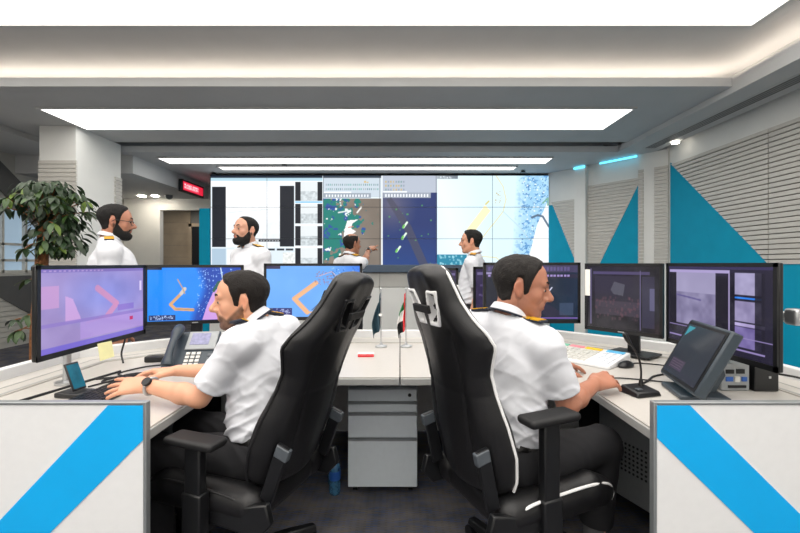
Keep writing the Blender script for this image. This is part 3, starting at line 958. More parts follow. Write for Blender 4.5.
def pic_r2():
    c = Canvas(0, 0, 160, 90, 200, 113, (26, 25, 31))
    c.cloud(None, .07, 26).rect(6, 4, 10, 86, (84, 78, 108)).rect(14, 8, 140, 12, (70, 62, 96))
    c.rect(18, 14, 120, 60, (38, 36, 46)).poly([(56, 34), (64, 22), (88, 26), (84, 42), (62, 40)], (96, 98, 106), .6).rect(20, 50, 120, 70, (62, 54, 66), .8).rect(125, 14, 150, 84, (46, 44, 62)).rect(120, 6, 122, 88, (96, 88, 124)).specks(20, 44, 118, 76, 60, 2, (90, 60, 70), .5)
    c.rect(140, 30, 150, 60, (84, 82, 112))
    return c
def pic_r3():
    c = Canvas(0, 0, 160, 90, 200, 113, (32, 29, 46))
    c.rect(0, 0, 160, 3, (50, 44, 78)).rect(2, 4, 104, 7, (158, 146, 190)).rect(2, 7, 16, 78, (22, 20, 30)).rect(16, 7, 84, 68, (146, 140, 172)).rect(84, 10, 102, 72, (24, 22, 32))
    mm = c.region(16, 30, 84, 68)
    c.put(mm, (112, 106, 138), .7).cloud(mm, .08, 50).line((16, 34), (60, 38), 2, (92, 84, 130)).cloud(c.region(16, 7, 84, 30), .04, 20)
    c.rect(103, 4, 105, 84, (160, 148, 190)).rect(106, 6, 146, 28, (146, 140, 174)).rect(106, 30, 146, 32, (40, 120, 220)).rect(106, 34, 146, 54, (132, 124, 160)).rect(106, 56, 150, 59, (158, 146, 190)).rect(106, 60, 146, 80, (110, 98, 150)).rect(106, 6, 112, 80, (26, 24, 36)).rect(138, 6, 150, 80, (26, 24, 36), .85)
    c.cloud(c.region(106, 6, 146, 80), .1, 40).rect(84, 72, 106, 82, (120, 110, 160)).specks(86, 73, 104, 81, 30, 1, (220, 210, 240), .8).rect(2, 82, 150, 84, (136, 122, 172)).rect(2, 70, 160, 71.5, (136, 122, 172))
    return c
def pic_dim():
    c = Canvas(0, 0, 160, 90, 120, 68, (52, 44, 72))
    c.cloud(None, .06, 30).rect(4, 6, 150, 12, (104, 94, 134)).rect(60, 20, 110, 60, (50, 40, 80)).specks(10, 20, 150, 80, 60, 2.5, (96, 82, 124), .7)
    return c
def pic_touch():
    c = Canvas(0, 0, 120, 90, 120, 90, (42, 46, 52))
    c.put(np.clip(1 - c.Y / 60, 0, 1) * np.clip(1 - c.X / 120, 0, 1), (54, 84, 92), .5).rect(12, 62, 60, 80, (78, 62, 82), .6).poly([(6, 4), (28, 4), (6, 22)], (60, 150, 165), .9)
    for i in range(4): c.rect(14, 64 + i * 4, 56, 65.5 + i * 4, (110, 88, 104), .5)
    return c

def monitor(name, P1, P2, z0, z1, pic, label, group, back=.022, stand='pole', cat='monitor', neck_at=.5, base_z=.742, bez=.018, boff=0.0):
    """screen between floor points P1 (its user's left) and P2, from z0 to z1"""
    P1 = Vector(P1); P2 = Vector(P2)
    d = P2 - P1; w = d.length; a = math.atan2(d.y, d.x)
    t = empty(name, (P1.x, P1.y, base_z), a, label, cat, group)
    h0, h1 = z0 - base_z, z1 - base_z
    MB().bb(0, w, .0, back, h0, h1).build('housing', 'black_plastic', t, bevel=.006)
    b = MB()
    b.bb(0, w, -.006, .0, h1 - bez, h1).bb(0, w, -.006, 0, h0, h0 + bez * 1.35).bb(0, bez, -.006, 0, h0, h1).bb(w - bez, w, -.006, 0, h0, h1)
    b.build('bezel', 'black_plastic', t)
    screen_grid('screen', pic.colours(), w - 2 * bez, h1 - h0 - 2.35 * bez, 'screen_picture', t, (bez, -.002, h0 + bez * 1.35))
    MB().bb(w * .5 - .018, w * .5 + .018, -.0075, -.006, h0 + .007, h0 + .013).build('badge', 'silver', t)
    if stand == 'pole':
        n = w * neck_at
        MB().bb(n - .035, n + .035, back, back + .03 + boff, (h0 + h1) / 2 - .04, (h0 + h1) / 2 + .04).build('bracket', 'dark_metal', t)
        MB().bb(n - .035, n + .035, back + boff, back + .03 + boff, .01, (h0 + h1) / 2).build('neck', 'dark_metal', t, bevel=.004)
        MB().bb(n - .13, n + .13, back - .09 + boff, back + .10 + boff, 0, .014).build('base', 'dark_metal', t, bevel=.005)
    elif stand == 'silver':
        n = w * neck_at
        MB().cyl((n, back + .05, 0), (n, back + .05, h1 - .06), .017, n=16).build('pole', 'silver', t, smooth=True)
        MB().lathe([(.05, 0), (.05, .01), (.02, .016)], (n, back + .05, 0)).build('base', 'silver', t, smooth=True)
        MB().bb(n - .05, n + .05, back, back + .04, (h0 + h1) / 2 - .05, (h0 + h1) / 2 + .05).build('bracket', 'dark_metal', t)
    elif stand == 'arm':
        m_ = (h0 + h1) / 2
        MB().bb(w * .5 - .05, w * .5 + .05, back, back + .03, m_ - .05, m_ + .05).build('bracket', 'dark_metal', t)
        MB().tube([(w * .5, back + .03, m_), (w * .72, back + .08, m_), (w * .93, back + .115, m_)], .016, 10).build('arm', 'silver', t, smooth=True)
        MB().bb(w * .90 - .03, w * .90 + .03, back + .085, back + .135, m_ - .038, m_ + .03).build('joint', 'silver', t, bevel=.012, seg=3)
        MB().tube([(w * .90, back + .13, m_ - .02), (w * .2, back + .16, m_ - .02)], .016, 10).build('arm', 'silver', t, smooth=True)
        MB().cyl((w * .2, back + .16, 0.012), (w * .2, back + .16, m_ + .03), .018).build('pole', 'silver', t, smooth=True)
    return t
# ------------------------------------------------------------------ workstations
ZD = 0.74
def workstation(sx, label):
    t = empty('workstation', (sx * 1.3, 1.9, 0), 0, label, 'desk', 'facing control desks')
    ox, oy = sx * 1.3, 1.9
    L = lambda pts: [(sx * x - ox, y - oy) for (x, y) in pts]
    inner = [(.003, 2.10), (.70, 2.10), (.89, 1.93), (.89, 1.395)]
    rail_in = [(1.74, 1.395), (1.74, 2.42), (1.1, 3.0), (.003, 3.0)]
    rail_mid = [(1.955, 1.395), (1.955, 2.50), (1.19, 3.2), (.003, 3.2)]
    rail_out = [(2.0, 1.395), (2.0, 2.52), (1.21, 3.25), (.003, 3.25)]
    MB().prism(L(inner + rail_in), ZD - .006, ZD).build('worktop', 'desk_top', t)
    core = [(.003, 2.094), (.703, 2.094), (.884, 1.935), (.884, 1.395)]
    MB().prism(L(core + rail_in), ZD - .042, ZD - .006).build('worktop_edge', 'desk_edge', t, bevel=.004)
    r = MB(); lp = MB(); sk = MB(); gr = MB()
    for i in range(3):
        r.prism(L([rail_in[i], rail_in[i + 1], rail_mid[i + 1], rail_mid[i]]), ZD - .03, ZD + .006)
        lp.prism(L([rail_mid[i], rail_mid[i + 1], rail_out[i + 1], rail_out[i]]), ZD - .03, ZD + .062)
        sk.prism(L([rail_mid[i], rail_mid[i + 1], rail_out[i + 1], rail_out[i]]), .02, ZD - .03)
        a, b = Vector(rail_in[i]), Vector(rail_in[i + 1]); c, d = Vector(rail_mid[i]), Vector(rail_mid[i + 1])
        gr.prism(L([a.lerp(c, .05), b.lerp(d, .05), b.lerp(d, .11), a.lerp(c, .11)]), ZD + .006, ZD + .0075)
        gr.prism(L([a.lerp(c, .45), b.lerp(d, .45), b.lerp(d, .49), a.lerp(c, .49)]), ZD + .006, ZD + .0075)
    r.build('cable_rail', 'desk_top', t)
    lp.build('back_lip', 'panel_white', t, bevel=.006)
    sk.build('back_screen', 'panel_white', t)
    gr.build('rail_groove', 'desk_edge', t)
    # end panel with metal frame and blue stripe, nearest the camera
    y0, y1, zt = 1.366, 1.386, .86
    xa, xb = .845, 2.02
    MB().bb(sx * (xa + .011) - ox, sx * xb - ox, y0 + .002 - oy, y1 - .002 - oy, .02, zt - .010).build('end_panel', 'panel_white', t)
    f = MB().bb(sx * xa - ox, sx * (xa + .011) - ox, y0 - .002 - oy, y1 + .004 - oy, 0, zt)
    f.bb(sx * (xa + .011) - ox, sx * xb - ox, y0 - .002 - oy, y1 + .004 - oy, zt - .010, zt)
    f.build('panel_frame', 'panel_frame', t, bevel=.003)
    sc = FPX / y0
    def pp(px, py): return (abs(px - 400) / sc, H - (py - 264) / sc)
    if sx > 0: poly = [(657, 405.5), (690, 405.5), (942, 654), (878, 654), (657, 438)]
    else: poly = [(143, 405.5), (108, 405.5), (-126, 654), (-71, 654), (143, 440)]
    pts = [(sx * pp(*q)[0] - ox, y0 + .002 - oy, pp(*q)[1]) for q in poly]
    MB().slab(pts, (0, -.003, 0)).build('stripe', 'stripe_blue', t)
    MB().bb(sx * .99 - ox, sx * 1.6 - ox, 2.25 - oy, 2.27 - oy, .12, ZD - .05).build('modesty_panel', 'leather_dark', t)
    MB().bb(sx * .02 - ox, sx * .06 - ox, 2.5 - oy, 3.1 - oy, 0, ZD - .042).build('leg', 'panel_frame', t)
    MB().bb(sx * 1.62 - ox, sx * 1.70 - ox, 1.45 - oy, 2.3 - oy, 0, ZD - .042).build('leg', 'panel_frame', t)
    sp = MB(); a, b = Vector((1.06, 2.18)), Vector((1.26, 1.66))
    sp.slab([(sx * a.x - ox, a.y - oy, .16), (sx * b.x - ox, b.y - oy, .16), (sx * b.x - ox, b.y - oy, ZD - .05), (sx * a.x - ox, a.y - oy, ZD - .05)], (sx * .03, .01, 0))
    s1 = sp.build('support_panel', 'panel_frame', t)
    g = MB(); ab = (b - a).normalized(); nn = Vector((-ab.y, ab.x)); nn = nn if nn.x < 0 else -nn
    for i in range(7):
        for j in range(7):
            q = a + ab * (.14 + i * .022) + nn * .002
            z = .30 + j * .022
            g.cyl((sx * q.x - ox, q.y - oy, z), (sx * (q.x + nn.x * .002) - ox, q.y + nn.y * .002 - oy, z), .006, n=8)
    g.build('perforation', 'dark_metal', s1)
    q = a + ab * .42 + nn * .002
    MB().cyl((sx * q.x - ox, q.y - oy, .56), (sx * (q.x + nn.x * .004) - ox, q.y + nn.y * .004 - oy, .56), .03).build('cable_hole', 'dark_metal', s1, smooth=True)
    return t
workstation(-1, 'white L-shaped control desk with blue striped end panel, used by the bearded seated man')
workstation(1, 'white L-shaped control desk with blue striped end panel, holding the microphone')

# ------------------------------------------------------------------ monitors
GM = 'black desk monitors'
monitor('monitor', (-1.545, 1.74), (-1.545, 2.48), .90, H - .006, pic_m1(), 'black monitor with a map under a painted purple wash of reflections, sticky note hanging below', GM, stand='silver', neck_at=.34)
monitor('monitor', (-1.64, 2.63), (-1.06, 2.78), .925, H - .006, pic_m2(), 'black monitor with a vivid blue map above the desk phone', GM, base_z=.748)
monitor('monitor', (-.955, 2.88), (-.265, 2.88), .925, H + .004, pic_m3(), 'black monitor with a pale blue chart behind the bearded seated man', GM, base_z=.748)
monitor('monitor', (.555, 2.73), (1.20, 2.73), .925, H + .01, pic_r1(), 'black monitor with a dark radar map beside the head of the man at the microphone', GM, boff=.05)
monitor('monitor', (1.215, 2.69), (1.49, 2.32), .895, H + .004, pic_r2(), 'black monitor with a dim camera view above the coloured keypad', GM, boff=.13, base_z=.748)
monitor('monitor', (1.505, 2.31), (1.505, 1.63), .885, H + .005, pic_r3(), 'large black monitor with violet camera windows on a silver arm', GM, stand='arm')
monitor('monitor', (.54, 3.02), (1.08, 3.02), .925, H - .02, pic_dim(), 'black monitor mostly hidden behind the dark radar monitor', GM, base_z=.748)
monitor('monitor', (.30, 3.06), (.435, 3.06), .95, H - .03, pic_dim(), 'narrow purple-lit screen between the black chair and the standing man', GM, base_z=.748)

def desk_thing(name, label, cat, x, y, rz=0, z=ZD + .001, group=None):
    return empty(name, (x, y, z), rz, label, cat, group)

# sticky note below the purple monitor
o = MB().slab([(0, 0, 0), (.012, .085, .0), (.02, .095, -.085), (.008, .008, -.09)], (.0012, 0, 0)).build('sticky_note', 'note_yellow')
o.location = (-1.536, 2.08, .915)
tag(o, 'pale yellow sticky note hanging from the purple monitor', 'sticky note')

# sticker strip between two right monitors
o = MB().bb(0, .034, 0, .002, 0, .17).build('label_strip', 'paper')
o.location = (1.210, 2.683, 1.115); o.rotation_euler.z = math.atan2(2.32 - 2.69, 1.49 - 1.215)
tag(o, 'pale paper strip at the edge of the dim camera view monitor', 'label')

# desk phone
t = desk_thing('desk_phone', 'slate desk telephone with handset and grey display beside the bearded man', 'telephone', -1.165, 2.30, math.radians(8))
R = Matrix.Rotation(math.radians(32), 3, 'X')
MB().slab([(-.13, -.1, 0), (.13, -.1, 0), (.13, .10, 0), (-.13, .10, 0)], (0, 0, .02)).build('base', 'slate_plastic', t, bevel=.004)
def onface(mb, x0, x1, v0, v1, w0, w1):
    q = Matrix.Rotation(math.radians(42), 3, 'X')
    c = q @ Vector(((x0 + x1) / 2, (v0 + v1) / 2, (w0 + w1) / 2))
    return mb.box((c.x, c.y - .1, c.z + .02), (x1 - x0, v1 - v0, w1 - w0), R=q)
onface(MB(), -.13, .13, 0, .25, -.02, .0).build('face_plate', 'slate_plastic', t, bevel=.005)
onface(MB(), -.035, .125, .115, .24, .0, .012).build('display_frame', 'grille', t, bevel=.004)
onface(MB(), -.015, .085, .145, .225, .012, .014).build('display', 'phone_screen', t)
k = MB()
for i in range(3):
    for j in range(4): onface(k, -.02 + i * .028, .0 + i * .028, .012 + j * .024, .028 + j * .024, 0, .006)
k.build('keys', 'light_plastic', t)
k = MB()
for j in range(3): onface(k, .095, .12, .02 + j * .026, .038 + j * .026, 0, .006)
k.build('side_keys', 'grey_plastic', t)
q = Matrix.Rotation(math.radians(42), 3, 'X')
hp = [q @ Vector(p_) for p_ in ((-.085, .0, .035), (-.085, .05, .055), (-.085, .12, .06), (-.085, .19, .055), (-.085, .25, .035))]
MB().tube(smooth_path([(p_.x, p_.y - .1, p_.z + .02) for p_ in hp], 6), [.03, .03, .029, .026, .023, .021, .02, .019, .019, .019, .019, .019, .019, .019, .02, .021, .023, .026, .029, .03, .03, .03, .029, .028, .026], 12).build('handset', 'slate_plastic', t, smooth=True)

o = MB().bb(-.07, .07, -.035, .035, 0, .035).build('small_box', 'black_plastic', bevel=.008)
o.location = at(159, 361, ZD + .001); o.rotation_euler.z = .2
tag(o, 'small flat black box on the desk behind the telephone', 'box')

# left keyboard
t = desk_thing('keyboard', 'black keyboard under the hands of the bearded man', 'keyboard', -1.30, 1.83, math.radians(90), group='keyboards')
MB().bb(-.22, .22, -.075, .075, 0, .014).build('case', 'black_plastic', t, bevel=.004)
k = MB()
for i in range(20):
    for j in range(6): k.bb(-.212 + i * .0212, -.195 + i * .0212, -.066 + j * .0225, -.048 + j * .0225, .014, .021)
k.build('keys', 'dark_metal', t)

# mobile phone in a dock
t = desk_thing('mobile_phone', 'mobile phone with a teal screen standing in a small dock', 'phone', -1.40, 1.80, math.radians(82), group=None)
R_ = Matrix.Rotation(math.radians(-22), 3, 'X')
MB().box((0, .03, .085), (.064, .010, .125), R=R_).build('case', 'black_plastic', t, bevel=.004)
c = R_ @ Vector((0, -.0058, .0))
MB().box((c.x, c.y + .03, c.z + .085), (.056, .001, .108), R=R_).build('screen', 'teal_screen', t)
MB().bb(-.045, .045, -.03, .09, 0, .022).build('dock', 'black_plastic', t, bevel=.006)

# cables on the desks
def cable(label, pts, r=.004, name='cable'):
    o = MB().tube(smooth_path(pts, 8), r, 7).build(name, 'cable', smooth=True)
    return tag(o, label, 'cable', 'desk cables')
zc = ZD + .005
cable('black cable looping across the desk under the purple monitor', [(-1.52, 2.05, zc), (-1.40, 2.10, zc), (-1.30, 2.09, zc + .01), (-1.43, 2.0, zc), (-1.46, 2.04, zc), (-1.38, 2.16, zc), (-1.22, 2.14, zc)], .005)
cable('black cable running from the telephone to the monitors', [(-1.30, 2.36, zc), (-1.42, 2.30, zc), (-1.48, 2.16, zc), (-1.41, 2.08, zc), (-1.46, 1.92, zc)], .004)
cable('black cable hanging behind the purple monitor', [(-1.63, 2.40, 1.0), (-1.62, 2.42, .9), (-1.63, 2.40, .80), (-1.58, 2.34, zc + .012)], .005)
cable('long dark cable lying along the rail by the striped end panel', [(-1.66, 1.5, zc), (-1.6, 1.7, zc), (-1.55, 1.95, zc), (-1.50, 2.2, zc)], .006)
cable('thin black cable leading to the microphone base', [(1.075, 1.86, zc), (1.0, 1.95, zc), (1.06, 2.05, zc + .004), (1.20, 2.04, zc), (1.36, 1.98, zc), (1.46, 2.1, zc)], .0035)
cable('black mouse cable running behind the tilted touch screen', [(1.30, 2.33, zc), (1.38, 2.38, zc), (1.50, 2.32, zc), (1.46, 2.24, zc)], .0035)
cable('black cable in front of the tilted touch screen', [(1.08, 1.93, zc), (1.2, 2.0, zc), (1.3, 2.10, zc), (1.42, 2.16, zc)], .005)
cable('black cable trailing over the rail behind the small computers', [(1.735, 2.12, zc + .03), (1.78, 1.95, .80), (1.86, 1.86, .79), (1.9, 1.78, zc + .008)], .005)

# coloured operator keypad
t = desk_thing('operator_keypad', 'white operator keypad with green, pink, yellow and blue tabs', 'keyboard', 1.10, 2.52, math.atan2(-.76, .65), group='keyboards')
MB().slab([(-.24, -.15, 0), (.24, -.15, 0), (.24, -.15, .02), (-.24, -.15, .02)], (0, .001, 0))
b = MB().add([(-.24, -.15, 0), (.24, -.15, 0), (.24, .15, 0), (-.24, .15, 0), (-.24, -.15, .018), (.24, -.15, .018), (.24, .15, .05), (-.24, .15, .05)],
             [(3, 2, 1, 0), (4, 5, 6, 7), (0, 1, 5, 4), (1, 2, 6, 5), (2, 3, 7, 6), (3, 0, 4, 7)])
b.build('case', 'panel_white', t, bevel=.004)
def kp(x0, x1, y0, y1, hh=.005):
    zz = lambda y: .018 + (y + .15) / .30 * .032
    return MB().add([(x0, y0, zz(y0)), (x1, y0, zz(y0)), (x1, y1, zz(y1)), (x0, y1, zz(y1)), (x0, y0, zz(y0) + hh), (x1, y0, zz(y0) + hh), (x1, y1, zz(y1) + hh), (x0, y1, zz(y1) + hh)],
                    [(3, 2, 1, 0), (4, 5, 6, 7), (0, 1, 5, 4), (1, 2, 6, 5), (2, 3, 7, 6), (3, 0, 4, 7)])
for (x0, x1, m_) in ((-.22, -.12, 'key_green'), (-.11, -.02, 'key_pink'), (-.01, .09, 'key_yellow'), (.12, .22, 'key_blue')):
    kp(x0, x1, .095, .13).build('tab', m_, t)
ks = MB()
for i in range(8):
    for j in range(5):
        q_ = kp(-.22 + i * .04, -.187 + i * .04, -.13 + j * .044, -.096 + j * .044, .006); ks.add(q_.v, q_.f)
ks.build('keys', 'light_plastic', t)
ks = MB()
for i in range(3):
    for j in range(5):
        q_ = kp(.115 + i * .037, .146 + i * .037, -.13 + j * .044, -.096 + j * .044, .006); ks.add(q_.v, q_.f)
ks.build('side_keys', 'key_pale', t)

# mouse
sh = Shape().ell((0, 0, .006), (.055, .032, .03)).half((0, 0, 0), (0, 0, -1))
mo, _ = sdf_obj('mouse', sh, (-.07, -.05, -.01), (.07, .05, .05), .003, 'black_plastic')
mo.location = at(626, 367, ZD + .001); mo.rotation_euler.z = .5
tag(mo, 'black computer mouse beside the coloured keypad', 'mouse')

# gooseneck microphone
mx, my, _ = at(640, 394)
t = desk_thing('gooseneck_microphone', 'black gooseneck microphone on a square base on the desk', 'microphone', mx, my, .25)
MB().add([(-.065, -.055, 0), (.065, -.055, 0), (.065, .055, 0), (-.065, .055, 0), (-.058, -.048, .022), (.058, -.048, .022), (.055, .05, .034), (-.055, .05, .034)],
         [(3, 2, 1, 0), (4, 5, 6, 7), (0, 1, 5, 4), (1, 2, 6, 5), (2, 3, 7, 6), (3, 0, 4, 7)]).build('base', 'black_plastic', t, bevel=.006)
MB().cyl((.025, .02, .028), (.025, .02, .06), .012, .007).build('collar', 'black_plastic', t, smooth=True)
gp = smooth_path([(.025, .02, .05), (.027, .022, .10), (.018, .024, .15), (-.01, .026, .20), (-.03, .028, .225)], 8)
MB().tube(gp, .0045, 8).build('gooseneck', 'black_plastic', t, smooth=True)
MB().tube([(-.024, .0275, .215), (-.04, .03, .24), (-.052, .032, .262), (-.056, .0325, .268)], [.008, .011, .011, .006], 10).build('capsule', 'black_plastic', t, smooth=True)
MB().bb(-.04, -.015, -.03, -.01, .026, .031).build('button', 'grey_plastic', t)

# tilted touch screen
B1, B2, T1 = Vector((1.285, 2.03, .79)), Vector((1.19, 1.66, .79)), Vector((1.425, 2.045, 1.045))
ux = (B2 - B1); wt = ux.length; ux.normalize()
a = math.atan2(ux.y, ux.x)
t = desk_thing('touch_screen', 'thick dark touch screen terminal tilted back on a heavy foot', 'monitor', B1.x, B1.y, a)
til = math.radians(27)
Rt = Matrix.Rotation(-til, 3, 'X')
def tb(x0, x1, y0, y1, z0, z1):
    c = Rt @ Vector(((x0 + x1) / 2, (y0 + y1) / 2, (z0 + z1) / 2))
    return MB().box((c.x, c.y, c.z + .045), (x1 - x0, y1 - y0, z1 - z0), R=Rt)
ht = .30
tb(0, wt, 0, .045, 0, ht).build('housing', 'slate_plastic', t, bevel=.008)
tb(.012, wt - .012, -.003, 0, .012, ht - .012).build('bezel', 'black_plastic', t)
sg = screen_grid('screen', pic_touch().colours(), wt - .05, ht - .05, 'screen_picture', t, (.025, -.0045, .025))
me = sg.data
co = np.zeros(len(me.vertices) * 3, F32); me.vertices.foreach_get('co', co)
co = co.reshape(-1, 3) @ np.array(Rt, F32).T + np.array((0, 0, .045), F32)
me.vertices.foreach_set('co', co.ravel()); me.update()
MB().tube([(wt * .5, .14, .19), (wt * .5, .16, .10), (wt * .5, .11, .012)], [.03, .035, .04], 4).build('arm', 'slate_plastic', t)
MB().bb(wt * .5 - .11, wt * .5 + .11, -.02, .17, 0, .02).build('foot', 'slate_plastic', t, bevel=.006)

# two small computers behind it
t = desk_thing('mini_computer', 'grey small computer with ports facing out, under the violet monitor', 'computer', 1.545, 1.93, 0, group='small computers')
MB().bb(-.08, .05, -.06, .12, 0, .125).build('case', 'grille', t, bevel=.005)
for i, (x, z, w_, h_, m_) in enumerate(((-.06, .08, .035, .018, 'dark_metal'), (-.012, .08, .035, .02, 'dark_metal'), (-.06, .045, .03, .02, 'cap_blue'), (-.02, .042, .02, .025, 'light_plastic'), (.012, .045, .022, .02, 'cap_blue'), (-.05, .015, .08, .012, 'dark_metal'))):
    MB().bb(x, x + w_, -.066, -.06, z, z + h_).build('port', m_, t)
t = desk_thing('mini_computer', 'black small computer box beside the one with ports', 'computer', 1.66, 1.94, 0, group='small computers')
MB().bb(-.05, .06, -.08, .12, 0, .125).build('case', 'black_plastic', t, bevel=.005)
MB().bb(.012, .022, -.083, -.08, .06, .07).build('socket', 'silver', t)

# ------------------------------------------------------------------ centre: cabinet, flags, card, bottles
t = empty('filing_cabinet', (-.10, 2.34, 0), 0, 'silver grey metal drawer pedestal on castors under the desks', 'cabinet')
CW = .20
MB().bb(-CW, CW, .02, .5, .04, .605).build('body', 'cabinet_metal', t, bevel=.004)
def drawer(z0, z1, lock=False):
    d_ = MB().bb(-CW + .003, CW - .003, 0, .02, z0 + .002, z1 - .016).build('drawer', 'cabinet_metal', t, bevel=.003)
    MB().add([(-CW + .003, .0, z1 - .016), (CW - .003, .0, z1 - .016), (CW - .003, .018, z1 - .004), (-CW + .003, .018, z1 - .004)], [(0, 1, 2, 3)]).build('pull', 'silver', d_)
    return d_
for (a_, b_) in ((.045, .325), (.327, .47), (.472, .535)): drawer(a_, b_)
d_ = MB().bb(-CW + .003, CW - .003, 0, .02, .537, .604).build('top_panel', 'cabinet_metal', t, bevel=.003)
MB().cyl((CW - .045, -.003, .572), (CW - .045, .001, .572), .010).build('lock', 'dark_metal', d_, smooth=True)
for x in (-.16, .16):
    for y in (.06, .44): MB().cyl((x - .012, y, .021), (x + .012, y, .021), .02).build('castor', 'black_plastic', t, smooth=True)

def bottle(x, y, label):
    t = empty('water_bottle', (x, y, 0), 0, label, 'bottle', 'water bottles')
    MB().lathe([(.028, 0), (.032, .01), (.032, .06), (.029, .07), (.032, .08), (.032, .14), (.028, .165), (.013, .195), (.013, .205)]).build('body', 'water_blue', t, smooth=True)
    MB().lathe([(.015, .203), (.015, .223), (.013, .225)]).build('cap', 'cap_blue', t, smooth=True)
    MB().lathe([(.0325, .085), (.0325, .135)]).build('wrapper', 'cap_blue', t, smooth=True)
bottle(-.375, 2.36, 'clear blue water bottle touching the silver drawer pedestal')
bottle(-.40, 2.46, 'clear blue water bottle farther under the desk, behind the other bottle')

def flag(px, label, kind):
    x, y, _ = at(px, 347)
    t = desk_thing('table_flag', label, 'flag', x, y, 0, z=ZD + .007 if y > 3.0 else ZD + .001, group='table flags')
    MB().lathe([(.04, 0), (.04, .008), (.012, .016), (.008, .03)]).build('base', 'silver', t, smooth=True)
    MB().cyl((0, 0, .02), (0, 0, .40), .004).build('pole', 'silver', t, smooth=True)
    MB().lathe([(.002, .395), (.008, .402), (.008, .408), (.002, .416)]).build('finial', 'silver', t, smooth=True)
    # cloth hangs in folds from the pole, lower hem below
    def cloth(u0, u1, v0, v1, m_, name):
        nu, nv = 14, 16
        vs = []; fs = []
        for j in range(nv + 1):
            v = v0 + (v1 - v0) * j / nv
            for i in range(nu + 1):
                u = u0 + (u1 - u0) * i / nu
                sp = .010 + .075 * min(1, v * 1.5 + .1) * (1 - .35 * v)      # spread of the drape
                sgn = -1
                xx = sgn * (u * sp + .007 * math.sin(u * 9 + v * 2))
                yy = .016 * math.sin(u * 11 + 1.2 * v) * (.4 + v)
                zz = .385 - .25 * v - .10 * u * (1 - .25 * v)
                vs.append((xx, yy, zz))
        for j in range(nv):
            for i in range(nu):
                k_ = j * (nu + 1) + i
                fs.append((k_, k_ + 1, k_ + nu + 2, k_ + nu + 1))
        o = MB().add(vs, fs).build(name, m_, t, smooth=True)
        md = o.modifiers.new('thick', 'SOLIDIFY'); md.thickness = .0015
        return o
    if kind == 'slate':
        cloth(0, 1, 0, 1, 'flag_slate', 'cloth')
        MB().cyl((-.004, -.012, .225), (-.004, -.013, .226), .012).build('emblem', 'light_plastic', t)
    else:
        cloth(0, .42, 0, 1, 'flag_red', 'red_band')
        cloth(.42, 1, 0, .33, 'flag_green', 'green_band')
        cloth(.42, 1, .33, .66, 'flag_white', 'white_band')
        cloth(.42, 1, .66, 1, 'flag_black', 'black_band')
    return t
flag(381, 'dark slate table flag hanging on a silver pole between the chairs', 'slate')
flag(406, 'red, white and black table flag hanging beside the dark one', 'colour')

x, y, _ = at(366, 356)
t = desk_thing('desk_card', 'small white card with a red band lying on the desk', 'card', x, y, .05)
MB().bb(-.05, .05, -.03, .05, 0, .012).build('card', 'paper', t)
MB().bb(-.05, .05, -.033, -.03, 0, .011).build('red_band', 'red_print', t)
MB().bb(-.05, .05, -.03, -.005, .012, .013).build('red_print', 'red_print', t)

